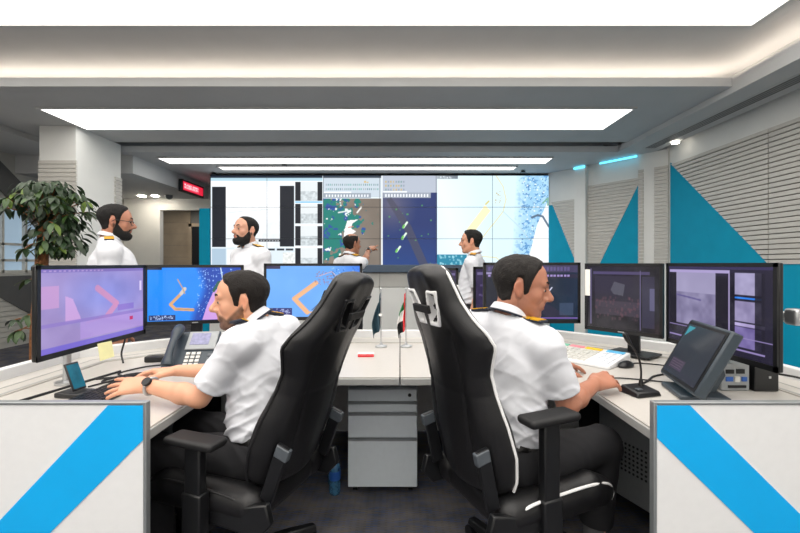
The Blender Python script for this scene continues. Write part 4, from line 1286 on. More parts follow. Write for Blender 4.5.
# ------------------------------------------------------------------ potted tree behind the purple monitor
def plant():
    D = 3.25; s = FPX / D
    X = lambda px: (px - 400) / s
    Z = lambda py: H - (py - 264) / s
    bx = X(38)
    t = empty('potted_tree', (bx, D, 0), 0, 'tall leafy potted tree with a brown fibrous trunk behind the purple monitor', 'plant')
    MB().lathe([(.15, 0), (.17, .02), (.2, .34), (.215, .36), (.215, .39), (.19, .39), (.18, .36)]).build('pot', 'pot', t, smooth=True)
    MB().lathe([(.18, .35), (.175, .365), (.02, .37)]).build('soil', 'soil', t, smooth=True)
    pts = [(0, 0, .36), (.0, 0, .8), (.015, .01, 1.2), (.035, 0, 1.45), (.04, .01, 1.64)]
    MB().tube(smooth_path(pts, 6), [.055 - .0008 * i for i in range(25)], 12).build('trunk', 'trunk', t, smooth=True)
    # one folded leaf mesh
    L, W = .088, .020
    vs, fs = [], []
    for i in range(7):
        u = i / 6; w = W * math.sin(math.pi * min(1, u * .93 + .05)) ** .8; z = -.035 * u * u * 1.0
        vs += [(L * u, -w, z + .25 * w), (L * u, 0, z), (L * u, w, z + .25 * w)]
    for i in range(6):
        for k in (0, 1): fs.append((i * 3 + k, i * 3 + 3 + k, i * 3 + 4 + k, i * 3 + 1 + k))
    meshes = []
    for m_ in ('leaf_a', 'leaf_b', 'leaf_c'):
        mb = MB(); mb.add(vs, fs); me = mb.mesh('leaf')
        me.materials.append(MATS[m_]); me.polygons.foreach_set('use_smooth', np.ones(len(me.polygons), dtype=bool)); meshes.append(me)
    rr = random.Random(11)
    n = 0
    def whorl(c, k, base):
        nonlocal n
        a0 = rr.uniform(0, 6.28)
        MB().tube(smooth_path([base, (Vector(base) + Vector(c)) / 2 + Vector((0, 0, .03)), c], 3), .0045, 5).build('twig', 'trunk', t, smooth=True)
        for i in range(k):
            a_ = a0 + i * 6.283 / k + rr.uniform(-.25, .25)
            o = bpy.data.objects.new('leaf', rr.choices(meshes, (5, 2, 5))[0])
            COL.objects.link(o); o.parent = t
            o.location = c
            o.rotation_euler = (rr.uniform(-.3, .3), rr.uniform(.1, .95), a_)
            q_ = rr.uniform(.75, 1.2); o.scale = (q_, q_, q_)
            n += 1
    # crown: whorls spread over a flattened dome, a skirt on the side of the standing man
    cx = .09
    for i in range(26):
        a_ = i * 2.39996; r_ = math.sqrt((i + .5) / 26)
        px_, py_ = .29 * r_ * math.cos(a_), .26 * r_ * math.sin(a_)
        z_ = 1.985 - .22 * r_ ** 2 + rr.uniform(-.03, .02)
        whorl((cx + px_, py_, z_), 6, (.04, 0, 1.62))
    for i in range(15):
        z_ = rr.uniform(1.40, 1.78)
        whorl((rr.uniform(.06, .34) - (.08 if z_ < 1.55 else 0), rr.uniform(-.20, .02), z_), 5, (.04, 0, min(1.60, z_ + .03)))
    # the many smaller leaves deeper in the crown
    fol = MB()
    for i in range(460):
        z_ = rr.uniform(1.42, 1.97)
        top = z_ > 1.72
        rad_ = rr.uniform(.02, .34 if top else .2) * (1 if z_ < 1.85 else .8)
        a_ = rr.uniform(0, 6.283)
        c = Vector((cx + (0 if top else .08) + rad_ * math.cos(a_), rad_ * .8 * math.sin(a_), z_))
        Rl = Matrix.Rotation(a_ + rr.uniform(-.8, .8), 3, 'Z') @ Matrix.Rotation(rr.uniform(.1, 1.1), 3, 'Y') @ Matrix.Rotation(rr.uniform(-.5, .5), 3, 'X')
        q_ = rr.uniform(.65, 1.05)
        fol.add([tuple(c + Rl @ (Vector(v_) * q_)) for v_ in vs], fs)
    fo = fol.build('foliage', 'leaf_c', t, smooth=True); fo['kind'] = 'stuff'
    for (x_, z_) in ((-.17, .88), (-.1, .80), (-.2, .78), (-.06, .92), (-.02, 1.2), (.05, 1.32)):
        whorl((x_, rr.uniform(-.08, .02), z_), 6, (.0, 0, min(z_ + .0, .85) if z_ < 1 else z_ - .05))
plant()

# ------------------------------------------------------------------ racing-style chairs
BH = [0, .06, .15, .27, .38, .45, .50, .55, .60, .66, .72, .78, .825, .85, .862]
BW = [.19, .215, .228, .218, .196, .192, .210, .230, .220, .182, .152, .136, .122, .09, .0]
def chair(seat, fwd, rec, arm_z, piping, label, arm_lat=.28, arm_back=0.0, slot='black'):
    f = Vector(fwd).normalized()
    yaw = math.atan2(f.y, f.x)
    t = empty('office_chair', (seat[0], seat[1], 0), yaw, label, 'chair', 'black racing-style office chairs')
    hx, hz = -.245, .485
    ca, sa = math.cos(rec), math.sin(rec)
    def tob(P):                      # chair space -> upright backrest space
        q = P - np.array((hx, 0, hz), F32)
        return np.stack([q[:, 0] * ca + q[:, 2] * sa, q[:, 1], -q[:, 0] * sa + q[:, 2] * ca], 1)
    def frb(x, y, h):                # backrest space -> chair space
        return (hx + x * ca - h * sa, y, hz + x * sa + h * ca)
    def wing(y, h):
        amp = np.interp(h, [0, .3, .55, .66, .88], [.08, .055, .060, .035, .015])
        return amp * (np.abs(y) / .25) ** 2 + .02 * np.sin(np.clip(h, 0, .9) * 4.2)
    def back(P):
        q = tob(P); x, y, h = q.T
        w = np.interp(h, BH, BW)
        th = .047 - .012 * np.clip(np.abs(y) / .25, 0, 1) + .012 * np.exp(-((h - .22) / .12) ** 2)
        # raised outer bolsters, shallow seam lines
        th = th + .006 * np.exp(-((np.abs(y) - np.maximum(w - .05, 0)) / .03) ** 2)
        th = th - .005 * np.exp(-((np.abs(y) - .115) / .006) ** 2) * (h < .62) - .004 * np.exp(-((h - .38) / .006) ** 2) * (np.abs(y) < .25)
        dx = np.abs(x - wing(y, h)) - th
        dyy = (np.abs(y) - w) * .85
        dh = np.maximum(-h, h - .860)
        d = smax(smax(dx, dyy, .045), dh, .05)
        return d.astype(F32)
    sh = Shape().raw(back, (hx - .2, 0, hz + .44), .75, 0, 'u')
    # pass-through slots below the headrest
    def slotfn(grow):
        def fn(P):
            q = tob(P); x, y, h = q.T
            yy = np.abs(y) - .062 - (h - .70) * .25
            return np.maximum(np.abs(yy) - (.026 + grow) + np.abs(h - .70) * .12, np.abs(h - .70) - (.055 + grow)).astype(F32)
        return fn
    sh.raw(slotfn(0), None, None, .008, 's')
    lo = (-.85, -.30, .40); hi = (.05, .30, 1.42)
    bk, _ = sdf_obj('backrest', sh, lo, hi, .008, 'leather', t, relax=2)
    tr = Shape().raw(slotfn(.014), None, None, 0, 'u').raw(slotfn(0), None, None, .002, 's')
    tr.raw(lambda P: (np.abs(tob(P)[:, 0] - wing(tob(P)[:, 1], tob(P)[:, 2])) - .052).astype(F32), None, None, .004, 'i')
    sdf_obj('slot_trim', tr, (-.75, -.16, .98), (-.15, .16, 1.35), .005, 'piping_white' if slot == 'white' else 'black_plastic', bk)
    # strap across the slots
    MB().box(frb(-.055, 0, .70), (.012, .12, .03), R=Matrix.Rotation(-rec, 3, 'Y')).build('strap', 'leather_dark', bk, bevel=.003)
    for sy in (-1, 1):
        path = []
        for h in np.linspace(.02, .815, 44):
            w = float(np.interp(h, BH, BW))
            path.append(frb(float(wing(np.array(w), np.array(h))) + .012, sy * (w - .001), float(h)))
        if sy == -1: pl = path
        else: pr = path
    top = [frb(.02, y,  .833 + .012 * (1 - (abs(y) / .1) ** 2)) for y in np.linspace(-.08, .08, 7)]
    MB().tube(pl + top + pr[::-1], .0055, 8).build('piping', piping, bk, smooth=True)
    # seat
    st = Shape().rbox((.01, 0, .425), (.26, .235, .055), .045)
    for sy in (-1, 1):
        st.cap((-.2, sy * .20, .455), (.16, sy * .205, .465), .052, .05, k=.05)
        st.cap((.16, sy * .205, .465), (.25, sy * .19, .43), .05, .045, k=.03)
    st.raw(lambda P: (.004 * np.exp(-((np.abs(P[:, 1]) - .145) / .006) ** 2)).astype(F32), k=0, op='d')
    sto, _ = sdf_obj('seat', st, (-.32, -.32, .33), (.34, .32, .56), .008, 'leather', t, relax=2)
    for sy in (-1, 1):
        MB().tube(smooth_path([(-.24, sy * .225, .43), (-.16, sy * .247, .485), (0, sy * .25, .497), (.14, sy * .251, .498), (.24, sy * .232, .47), (.285, sy * .215, .42), (.28, sy * .21, .39)], 6), .0055, 8).build('piping', piping, sto, smooth=True)
    # hinge brackets joining seat and back
    for sy in (-1, 1):
        hb = MB().slab([(-.06, sy * .222, .375), (-.28, sy * .222, .365), (-.33, sy * .222, .42), (-.31, sy * .222, .49), (-.20, sy * .222, .46), (-.06, sy * .222, .42)], (0, sy * .03, 0)).build('recline_bracket', 'black_plastic', t, bevel=.006)
        p0, p1 = frb(-.03, sy * .195, .0), frb(-.03, sy * .195, .21)
        c_ = ((p0[0] + p1[0]) / 2, p0[1], (p0[2] + p1[2]) / 2)
        MB().box(c_, (.05, .02, .22), R=Matrix.Rotation(-rec, 3, 'Y')).build('strut', 'dark_metal', hb, bevel=.004)
        MB().box(frb(-.035, sy * .195, .19), (.055, .026, .045), R=Matrix.Rotation(-rec, 3, 'Y')).build('strut_cap', 'grey_plastic', hb, bevel=.004)
        # armrest
        ap = Shape().rbox((-arm_back + .0, sy * arm_lat, arm_z), (.112, .046, .018), .017).half((0, 0, arm_z + .016), (0, 0, 1), k=.012)
        pad, _ = sdf_obj('armrest', ap, (-.3, sy * arm_lat - .07, arm_z - .03), (.2, sy * arm_lat + .07, arm_z + .03), .005, 'leather_dark', t)
        MB().bb(-arm_back - .035, -arm_back + .035, sy * arm_lat - .018, sy * arm_lat + .018, .40, arm_z - .015).build('post', 'black_plastic', pad, bevel=.006)
        MB().bb(-arm_back - .042, -arm_back + .042, sy * arm_lat - .024, sy * arm_lat + .024, .345, .50).build('sleeve', 'black_plastic', pad, bevel=.006)
        MB().bb(-arm_back - .03, -arm_back + .03, min(sy * .08, sy * arm_lat), max(sy * .08, sy * arm_lat), .345, .37).build('bracket', 'dark_metal', pad)
    MB().bb(-.17, .13, -.11, .11, .32, .37).build('mechanism', 'dark_metal', t, bevel=.006)
    MB().tube([(.0, -.1, .34), (.02, -.22, .335), (.03, -.29, .33)], .007, 8).build('lever', 'dark_metal', t, smooth=True)
    MB().cyl((0, 0, .10), (0, 0, .33), .03).build('gas_lift', 'dark_metal', t, smooth=True)
    bs = MB().cyl((0, 0, .07), (0, 0, .125), .055, .045)
    bso = bs.build('base_hub', 'black_plastic', t, smooth=True)
    for i in range(5):
        a_ = 2 * math.pi * i / 5 + .35
        c_, s_ = math.cos(a_), math.sin(a_)
        lg = MB()
        vs = []
        for (r_, w_, z0, z1) in ((.03, .038, .07, .118), (.20, .032, .068, .108), (.33, .026, .064, .09)):
            for (yy, zz) in ((-w_, z0), (w_, z0), (w_ * .7, z1), (-w_ * .7, z1)):
                vs.append((r_ * c_ - yy * s_, r_ * s_ + yy * c_, zz))
        fs = [(3, 2, 1, 0), (8, 9, 10, 11)]
        for k_ in (0, 4):
            for j in range(4): fs.append((k_ + j, k_ + (j + 1) % 4, k_ + 4 + (j + 1) % 4, k_ + 4 + j))
        lo_ = lg.add(vs, fs).build('base_leg', 'black_plastic', t, bevel=.006)
        ex, ey = .315 * c_, .315 * s_
        cs = MB()
        for sg_ in (-1, 1):
            cs.cyl((ex - sg_ * .010 * s_, ey + sg_ * .010 * c_, .031), (ex - sg_ * .028 * s_, ey + sg_ * .028 * c_, .031), .03, n=18)
        cs.cyl((ex, ey, .03), (ex, ey, .07), .008, n=10)
        cs.build('castor', 'dark_metal', lo_, smooth=True)
    return t
chair((-.67, 1.75), (-.94, .34), math.radians(20), .685, 'piping_black', 'all-black racing-style office chair under the man typing', arm_back=.03, slot='black')
chair((.492, 1.70), (.915, .405), math.radians(12.5), .782, 'piping_white', 'black racing-style office chair with white piping and white headrest slots', arm_lat=.25, arm_back=.075, slot='white')
# ------------------------------------------------------------------ people
def V3(*a): return np.array(a, np.float64)
def nrm(v): return v / (np.linalg.norm(v) + 1e-12)
def frame(fwd, up):
    """columns forward, left, up; up kept exactly"""
    u = nrm(np.array(up, float)); f = np.array(fwd, float); f = nrm(f - u * (f @ u))
    l = np.cross(u, f)
    return np.stack([f, l, u], 1)
def hframe(fwd, pitch=0.0, roll=0.0):
    f = nrm(np.array((fwd[0], fwd[1], 0.0)))
    l = np.cross((0, 0, 1), f)
    f2 = f * math.cos(pitch) + np.array((0, 0, 1)) * math.sin(pitch)
    u2 = np.cross(f2, l)
    l2 = l * math.cos(roll) + u2 * math.sin(roll)
    u3 = np.cross(f2, l2)
    return np.stack([f2, l2, u3], 1)

def add_head(S, hc, Hm, k, neck, ears=True, features=True, grow=0.0, nose=1.0):
    W = lambda x, y, z: hc + Hm @ (np.array((x, y, z)) * k)
    r = lambda v: v * k
    E = lambda c, rad, kk=.02, op='u': S.ell(W(*c), [v * k + (grow if op == 'u' else 0) for v in rad], Hm, kk * k, op)
    Cc = lambda a, b, ra, rb, kk=.02, op='u': S.cap(W(*a), W(*b), r(ra) + grow, r(rb) + grow, kk * k, op)
    E((-.014, 0, .034), (.098, .077, .086), .0)
    E((.030, 0, .040), (.062, .064, .066), .03)
    E((.022, 0, -.040), (.066, .060, .078), .03)
    for s in (-1, 1):
        Cc((-.012, s * .050, -.050), (.058, s * .022, -.098), .019, .018, .03)
        E((.052, s * .040, -.022), (.028, .024, .026), .02)             # cheekbone
    E((.072, 0, -.100), (.020, .024, .018), .02)                         # chin
    if features:
        Cc((.080, -.040, .024), (.088, 0, .024), .012, .013, .015); Cc((.080, .040, .024), (.088, 0, .024), .012, .013, .015)
        for s in (-1, 1):
            E((.099, s * .033, .000), (.020, .021, .014), .012, 's')      # eye socket
            E((.074, s * .032, .001), (.0165, .0165, .0145), .005)         # lids
        Cc((.080, 0, .012), (.088, 0, -.036), .015, .019, .008)
        Cc((.088, 0, .016), (.116 * nose, 0, -.025), .0095, .0135, .010)
        E((.114 * nose, 0, -.030), (.0155, .0125, .0115), .008)
        for s in (-1, 1): E((.098, s * .014, -.034), (.011, .0085, .0085), .006)
        E((.084, 0, -.062), (.012, .032, .018), .014)
        Cc((.0925, -.017, -.0592), (.0950, 0, -.0580), .0042, .0048, .006); Cc((.0925, .017, -.0592), (.0950, 0, -.0580), .0042, .0048, .006)
        Cc((.0935, -.013, -.0708), (.0935, .013, -.0708), .0052, .0052, .006)
        Cc((.1015, -.024, -.0646), (.1015, .024, -.0646), .0024, .0024, .003, 's')
    if ears:
        for s in (-1, 1):
            er = Hm @ np.array(Matrix.Rotation(s * math.radians(-22), 3, 'Z') @ Matrix.Rotation(math.radians(-10), 3, 'Y'))
            S.ell(W(-.014, s * .079, -.004), [v * k for v in (.020, .0075, .032)], er, .006 * k)
            S.ell(W(-.010, s * .089, .000), [v * k for v in (.011, .007, .018)], er, .006 * k, 's')
            E((-.008, s * .076, -.030), (.010, .007, .011), .008)
    S.cap(W(-.026, 0, -.045), neck, r(.054) + grow, r(.058) + grow, .03)

def add_hand(S, wrist, d, palm_n, thumb, k, curls, spread=.16, tcurl=.3, tout=.75):
    """d towards the fingers, palm_n out of the palm, thumb = +-1 side sign along cross(palm_n, d)"""
    d = nrm(d); n = nrm(palm_n - d * (palm_n @ d)); s = np.cross(n, d) * thumb      # s points to the thumb side
    P = lambda a, b, c: wrist + (d * a + s * b + n * c) * k
    lens = (.072, .080, .074, .058)
    offs = (.030, .010, -.011, -.030)
    kn = (.092, .096, .090, .080)
    for i in range(4):
        S.cap(P(.0, offs[i] * .55, 0), P(kn[i], offs[i], -.004), .0155 * k, .0115 * k, .016)
    S.ell(P(.05, .012, .008), [.045 * k, .038 * k, .015 * k], np.stack([d, s, n], 1), .012)
    for i in range(4):
        c = curls[i] if hasattr(curls, '__len__') else curls
        p = P(kn[i], offs[i], -.004)
        sp = spread * (1.5 - i) / 1.5
        ang = 0.0
        for j, fr_ in enumerate((.45, .31, .24)):
            ang += c * (1.0, 1.15, .7)[j]
            dv = (d * math.cos(ang) + n * math.sin(ang)); dv = nrm(dv + s * sp)
            q = p + dv * lens[i] * fr_ * k
            ra = (.0090, .0082, .0073, .0063)
            S.cap(p, q, ra[j] * k, ra[j + 1] * k, .002)
            p = q
    p = P(.022, .026, .006)
    ang = tout
    for j, (l_, ra, rb) in enumerate(((.045, .015, .0115), (.036, .0115, .0098), (.027, .0098, .0078))):
        dv = nrm(d * math.cos(ang) + s * math.sin(ang) + n * (.25 + tcurl * j * .5))
        q = p + dv * l_ * k
        S.cap(p, q, ra * k, rb * k, .008)
        p = q; ang -= .28

def person(J, label, skin, hair='hair_black', hairline='full', beard=None, hand_kw=None, h=.0045, folds=1.0, glasses=False, lanyard=False, watch=None, tuck_extra=.0, group=None, collar_open=True, lower=True, sleeve=.74):
    k = J['k']; WD = J.get('wide', 1.0)
    base = V3(*J['base'], 0.0)
    pel, chest, neck = J['pelvis'], J['chest'], J['neck']
    up = nrm(chest - pel)
    TF = frame(J['fwd'], up)
    f, l, u = TF.T
    up2 = nrm(neck - chest); TC = frame(J['fwd'], up2)
    hc, Hm = J['head'], J['headR']
    nb = hc + Hm @ (V3(-.026, 0, -.045) * k)
    # ---- body: one continuous mesh
    S = Shape()
    add_head(S, hc, Hm, k, neck)
    for a in ('L', 'R'):
        S.cap(neck - up2 * .02 * k, J['sh' + a], .042 * k, .045 * k, .04)
        S.cap(J['sh' + a], J['el' + a], .047 * k, .039 * k, .03)
        mid = J['el' + a] * .7 + J['wr' + a] * .3
        S.cap(J['el' + a], mid, .039 * k, .040 * k, .02); S.cap(mid, J['wr' + a], .040 * k, .026 * k, .02)
        hk = dict(J.get('hand' + a, {}))
        add_hand(S, J['wr' + a], hk.pop('d'), hk.pop('n'), hk.pop('thumb'), k * 1.08, hk.pop('curls', .35), **hk)
    S.ell(chest, [v * k for v in (.085, .12, .17)], TC, .04); S.ell((chest + pel) / 2, [v * k for v in (.08, .11, .17)], TF, .03)
    S.ell(pel, [v * k for v in (.085, .12, .09)], TF, .03)
    for a in ('L', 'R'):
        S.cap(J['hip' + a], J['kn' + a], .058 * k, .046 * k, .03); S.cap(J['kn' + a], J['an' + a], .046 * k, .036 * k, .02)
        S.cap(J['an' + a] - V3(0, 0, .03) * k, J['an' + a] - V3(0, 0, .045) * k + nrm(J['toe' + a]) * .13 * k, .034 * k, .024 * k, .03)
    pts = np.array([J[q] for q in ('pelvis', 'chest', 'neck', 'head', 'shL', 'shR', 'elL', 'elR', 'wrL', 'wrR', 'hipL', 'hipR', 'knL', 'knR', 'anL', 'anR')])
    lo = pts.min(0) - .24 * k; hi = pts.max(0) + .24 * k; lo[2] = max(lo[2], -.02)
    body, v = sdf_obj('person', S, lo, hi, h, 'skin', None, base, relax=1)
    body.location = base
    tag(body, label, 'person', group)
    # skin colour with lips, nails-free; stubble where a short beard grows
    q = ((v - hc) @ Hm) / k
    base_c = lin(skin)
    col = np.tile(base_c, (len(v), 1))
    n_ = vnoise((q * 1).astype(F32) + 5, 30)[:, None]
    col = col * (.94 + .12 * n_)
    inh = (np.abs(q).max(1) < .17)
    def mixc(w, c): 
        nonlocal col
        w = (np.clip(w, 0, 1) * inh)[:, None]; col = col * (1 - w) + np.array(c) * w
    lip = 1.6 - (((q[:, 0] - .098) / .016) ** 2 + (q[:, 1] / .024) ** 2 + ((q[:, 2] + .065) / .0125) ** 2)
    mixc(lip * .75, base_c * np.array((.80, .52, .50)))
    ch = 1.1 - (((q[:, 0] - .07) / .03) ** 2 + ((np.abs(q[:, 1]) - .042) / .022) ** 2 + ((q[:, 2] + .022) / .026) ** 2)
    mixc(ch * .3, base_c * np.array((1.02, .82, .78)))
    earr = 1.3 - (((q[:, 0] + .012) / .03) ** 2 + ((np.abs(q[:, 1]) - .083) / .012) ** 2 + ((q[:, 2] + .004) / .04) ** 2)
    mixc(earr * .4, base_c * np.array((1.0, .74, .68)))
    if beard in ('stubble', 'short', 'full'):
        zb = np.interp(q[:, 0], [-.01, .02, .06, .085, .1], [-.005, -.03, -.066, -.046, -.042])
        st = np.clip((zb - q[:, 2]) / .012, 0, 1) * (q[:, 0] > -.01) * (q[:, 2] > -.135) * np.clip(1 - lip, 0, 1)
        st = st * (.8 + .4 * vnoise(q.astype(F32) + 2, 80))
        mixc(st * {'stubble': .36, 'short': .80, 'full': .9}[beard], base_c * np.array((.42, .42, .44)) if beard == 'stubble' else lin((46, 34, 28)))
    set_cols(body.data, col)

    def child(name, shape, hh, m, lo_=None, hi_=None, parent=body, relax=1):
        o, vv = sdf_obj(name, shape, lo if lo_ is None else lo_, hi if hi_ is None else hi_, hh, m, parent, base, relax=relax)
        return o, vv
    hl, hh_ = hc - .2 * k, hc + .2 * k
    # ---- hair
    HS = Shape()
    add_head(HS, hc, Hm, k, nb - V3(0, 0, .02), ears=False, features=False, grow=.0)
    prof = {'full': ([-.14, -.06, -.036, -.024, -.002, .008, .026, .034, .044, .056, .072, .12], [-.062, -.070, -.056, .036, .032, -.032, -.026, .022, .054, .076, .098, .108]),
            'short': ([-.14, -.06, -.036, -.024, -.002, .008, .024, .034, .05, .07, .12], [-.055, -.062, -.048, .036, .032, -.028, -.02, .03, .074, .106, .12]),
            'thin': ([-.14, -.06, -.03, -.018, -.002, .012, .02, .035, .05, .065, .12], [-.062, -.068, -.052, .034, .030, -.018, .018, .05, .082, .114, .13])}[hairline]
    def region(P):
        p_ = ((P - hc.astype(F32)) @ Hm.astype(F32)) / F32(k)
        wob = (vnoise(p_ + 9, 60) - .5) * .012
        x = p_[:, 0]; z = p_[:, 2]
        zf = np.interp(x, *prof)
        cover = np.clip((x - .0) / .06, 0, 1) * np.clip((np.abs(p_[:, 1]) - .045) / .02, 0, 1)    # temples recede
        d = (zf + cover * .004 - z + wob) * .75
        if hairline == 'bald':
            pass
        return (d * k).astype(F32)
    thick = {'full': .011, 'short': .005, 'thin': .007}[hairline] * k
    def hairlen(P):
        p_ = ((P - hc.astype(F32)) @ Hm.astype(F32)) / F32(k)
        t_ = np.clip((p_[:, 2] + .03) / .09, .35, 1.0) * thick
        if hairline == 'thin':
            t_ = t_ * np.clip(np.hypot(p_[:, 0] + .03, p_[:, 1]) / .05, .05, 1) - .0035 * np.clip(1.2 - np.hypot(p_[:, 0] + .03, p_[:, 1]) / .04, 0, 1)
        if hairline == 'thin': t_ = t_ - .016 * np.clip((p_[:, 2] - .088 + (vnoise(p_ + 1, 45) - .5) * .03) / .022, 0, 1)
        ridg = (vnoise(p_ * np.array((1, 1, .5), F32), 90) - .5) * .005 + (vnoise(p_, 34) - .5) * .004
        return (-(t_ + ridg * k * (thick / (.013 * k)))).astype(F32)
    HS.raw(lambda P: (lambda t_, r_: -(-.004 * k + (-t_ + .004 * k) * r_))(hairlen(P), np.clip(-region(P) / (.016 * k), 0, 1) ** .6).astype(F32), k=0, op='d')
    HS.raw(lambda P: (-.155 * k - ((P - hc.astype(F32)) @ Hm.astype(F32))[:, 2]).astype(F32), k=.002)
    child('hair', HS, h * .8, hair, hl, hh_)
    # ---- beard
    if beard == 'full':
        BS = Shape()
        add_head(BS, hc, Hm, k, nb - V3(0, 0, .02), ears=False, features=False)
        Wp = lambda x, y, z: hc + Hm @ (V3(x, y, z) * k)
        BS.ell(Wp(.088, 0, -.060), [v_ * k for v_ in (.014, .030, .016)], Hm, .012 * k)
        tk = {'full': .0095, 'short': .0032, 'chin': .006}[beard] * k
        def blen(P):
            p_ = ((P - hc.astype(F32)) @ Hm.astype(F32)) / F32(k)
            t_ = tk * np.clip((-.03 - p_[:, 2]) / .05, .3, 1.25)
            return (-(t_ + (vnoise(p_, 85) - .5) * .35 * tk + .0012)).astype(F32)
        def breg(P):
            p_ = ((P - hc.astype(F32)) @ Hm.astype(F32)) / F32(k)
            x, y, z = p_.T
            zb = np.interp(x, [-.02, .0, .012, .022, .05, .078, .088, .12], [-.04, -.012, .0, -.018, -.060, -.062, -.044, -.042])
            d = np.maximum((z - zb) * .8 + (vnoise(p_ + 3, 70) - .5) * .008, -(x + .006 + np.clip(-z - .06, 0, .06) * .2))
            lips = .0125 - np.sqrt(((x - .10) / 2.2) ** 2 + (y / 2.1) ** 2 + (z + .0655) ** 2)
            d = np.maximum(d, lips)
            d = np.maximum(d, -(z + (.142 if beard == 'full' else .122)))
            return (d * k).astype(F32)
        BS.raw(lambda P: (lambda t_, r_: -(-.004 * k + (-t_ + .004 * k) * r_))(blen(P), np.clip(-breg(P) / (.010 * k), 0, 1) ** .6).astype(F32), k=0, op='d')
        child('beard', BS, h * .75, hair if hair != 'hair_grey' else 'hair_brown', hl, hh_)
    # ---- eyes and brows
    for s in (-1, 1):
        c0 = hc + Hm @ (V3(.0785, s * .032, .0005) * k)
        e = MB()
        nlat, nlon = 10, 14
        R_ = .0155 * k
        for i in range(nlat + 1):
            th = math.pi * i / nlat
            for j in range(nlon):
                ph = 2 * math.pi * j / nlon
                p_ = c0 + Hm @ V3(math.cos(th) * R_, math.sin(th) * math.cos(ph) * R_ * .82, math.sin(th) * math.sin(ph) * R_ * .52) - base
                e.v.append(tuple(p_))
        for i in range(nlat):
            for j in range(nlon):
                e.f.append((i * nlon + j, (i + 1) * nlon + j, (i + 1) * nlon + (j + 1) % nlon, i * nlon + (j + 1) % nlon))
        eo = e.build('eye', 'eye_white', body, smooth=True)
        eo.data.materials.append(MATS['iris'])
        mi = [1 if (p_.vertices[0] // nlon) < 3 else 0 for p_ in eo.data.polygons]
        eo.data.polygons.foreach_set('material_index', mi)
        bp = [hc + Hm @ (V3(x_, s * y_, z_) * k) - base for (x_, y_, z_) in ((.0995, .012, .027), (.098, .024, .033), (.092, .038, .034), (.082, .050, .027))]
        MB().tube(smooth_path(bp, 4), [w_ * k for w_ in (.0028, .0036, .0042, .0044, .0046, .0046, .0044, .0042, .0038, .0034, .003, .0024, .0018)], 7).build('eyebrow', hair if hair != 'hair_grey' else 'hair_brown', body, smooth=True)
    # ---- shirt
    SH = Shape()
    SH.ell(chest + f * .012 * k, [v_ * k for v_ in (.128 * WD, .172 * WD, .205)], TC, .05)
    belly = J.get('belly', .0)
    SH.ell((chest * .38 + pel * .62) + f * (.018 + belly * .5) * k, [(.128 * WD + belly) * k, .168 * WD * k, .19 * k], TF, .06)
    SH.ell(pel + u * .02 * k, [.125 * WD * k, .165 * WD * k, .12 * k], TF, .05)
    SH.cap(J['shL'], J['shR'], .058 * k, .058 * k, .05)
    sl = {}
    for a in ('L', 'R'):
        sh_, el_ = J['sh' + a], J['el' + a]
        SH.cap(neck - up2 * .015 * k, sh_, .060 * k, .058 * k, .04)
        e_ = sh_ + (el_ - sh_) * sleeve
        SH.cap(sh_, e_, .061 * k, .061 * k, .035)
        sl[a] = (sh_, e_, nrm(el_ - sh_))
    # folds: soft diagonal creases
    fa = .0105 * folds
    uf, ff, lf = u.astype(F32), f.astype(F32), l.astype(F32)
    def fold(P):
        p_ = P - pel.astype(F32)
        a_ = p_ @ uf; b_ = p_ @ lf; c_ = p_ @ ff
        sb = b_ * np.tanh(b_ * 25)
        def streak(x_, y_, z_, off):
            n_ = vnoise(np.stack([x_ + off, y_, z_ - off], 1).astype(F32), 1.0)
            return np.clip(1 - np.abs(2 * n_ - 1) * 2.6, 0, 1)
        r1 = streak((a_ + .9 * sb) * 5, (a_ - 1.0 * sb) * 19, c_ * 7, 3.0)
        r2 = streak((sb + c_ * .5) * 6, (a_ * 1.0 + c_ * .45) * 21, c_ * 4, 11.0)
        r3 = streak((a_ - c_) * 6, (a_ * .8 + c_) * 17, b_ * 6, 19.0)
        low = np.clip(1.3 - a_ / (.40 * k), .35, 1.15)
        return (-(r1 * .75 + r2 * .7 * low + r3 * .5 - .35) * fa * low + (vnoise(P, 11.0) - .5) * fa * .8).astype(F32)
    SH.raw(fold, k=0, op='d')
    SH.half(pel + u * (.045 - tuck_extra) * k, -u, .010)
    # sleeve ends: cut and hollow
    for a in ('L', 'R'):
        sh_, e_, d_ = sl[a]
        cutp = e_ + d_ * .012 * k
        def cut(P, cutp=cutp.astype(F32), d_=d_.astype(F32), e_=e_.astype(F32)):
            p_ = P - cutp
            t_ = p_ @ d_
            rad = np.sqrt(np.maximum((p_ * p_).sum(1) - t_ * t_, 0))
            return np.maximum(-t_, rad - .076 * k).astype(F32)
        SH.raw(cut, None, None, .004, 's')
        SH.cap(e_ - d_ * .025 * k, e_ + d_ * .10 * k, .046 * k, .052 * k, .004, 's')
    # neck opening
    nd = nrm(nb - neck)
    def ncut(P, c_=(neck + nd * .034 * k).astype(F32), n_=nrm(nd * .96 + TC[:, 0] * .28).astype(F32), a_=nd.astype(F32)):
        p_ = P - c_; t_ = p_ @ a_
        rad = np.sqrt(np.maximum((p_ * p_).sum(1) - t_ * t_, 0))
        return np.maximum(-(p_ @ n_), rad - .085 * k).astype(F32)
    SH.raw(ncut, None, None, .008, 's')
    SH.cap(neck + nd * .03 * k, neck + nd * .2 * k, .058 * k, .062 * k, .006, 's')
    slo = np.minimum(np.minimum(pts[[0, 1, 2]].min(0), np.minimum(J['shL'], J['shR'])), np.minimum(sl['L'][1], sl['R'][1])) - .24 * k
    shi = np.maximum(np.maximum(pts[[0, 1, 2]].max(0), np.maximum(J['shL'], J['shR'])), np.maximum(sl['L'][1], sl['R'][1])) + .24 * k
    child('shirt', SH, h * 1.15, 'shirt', slo, shi)
    # collar: folded band around the neck, open at the front
    CO = Shape()
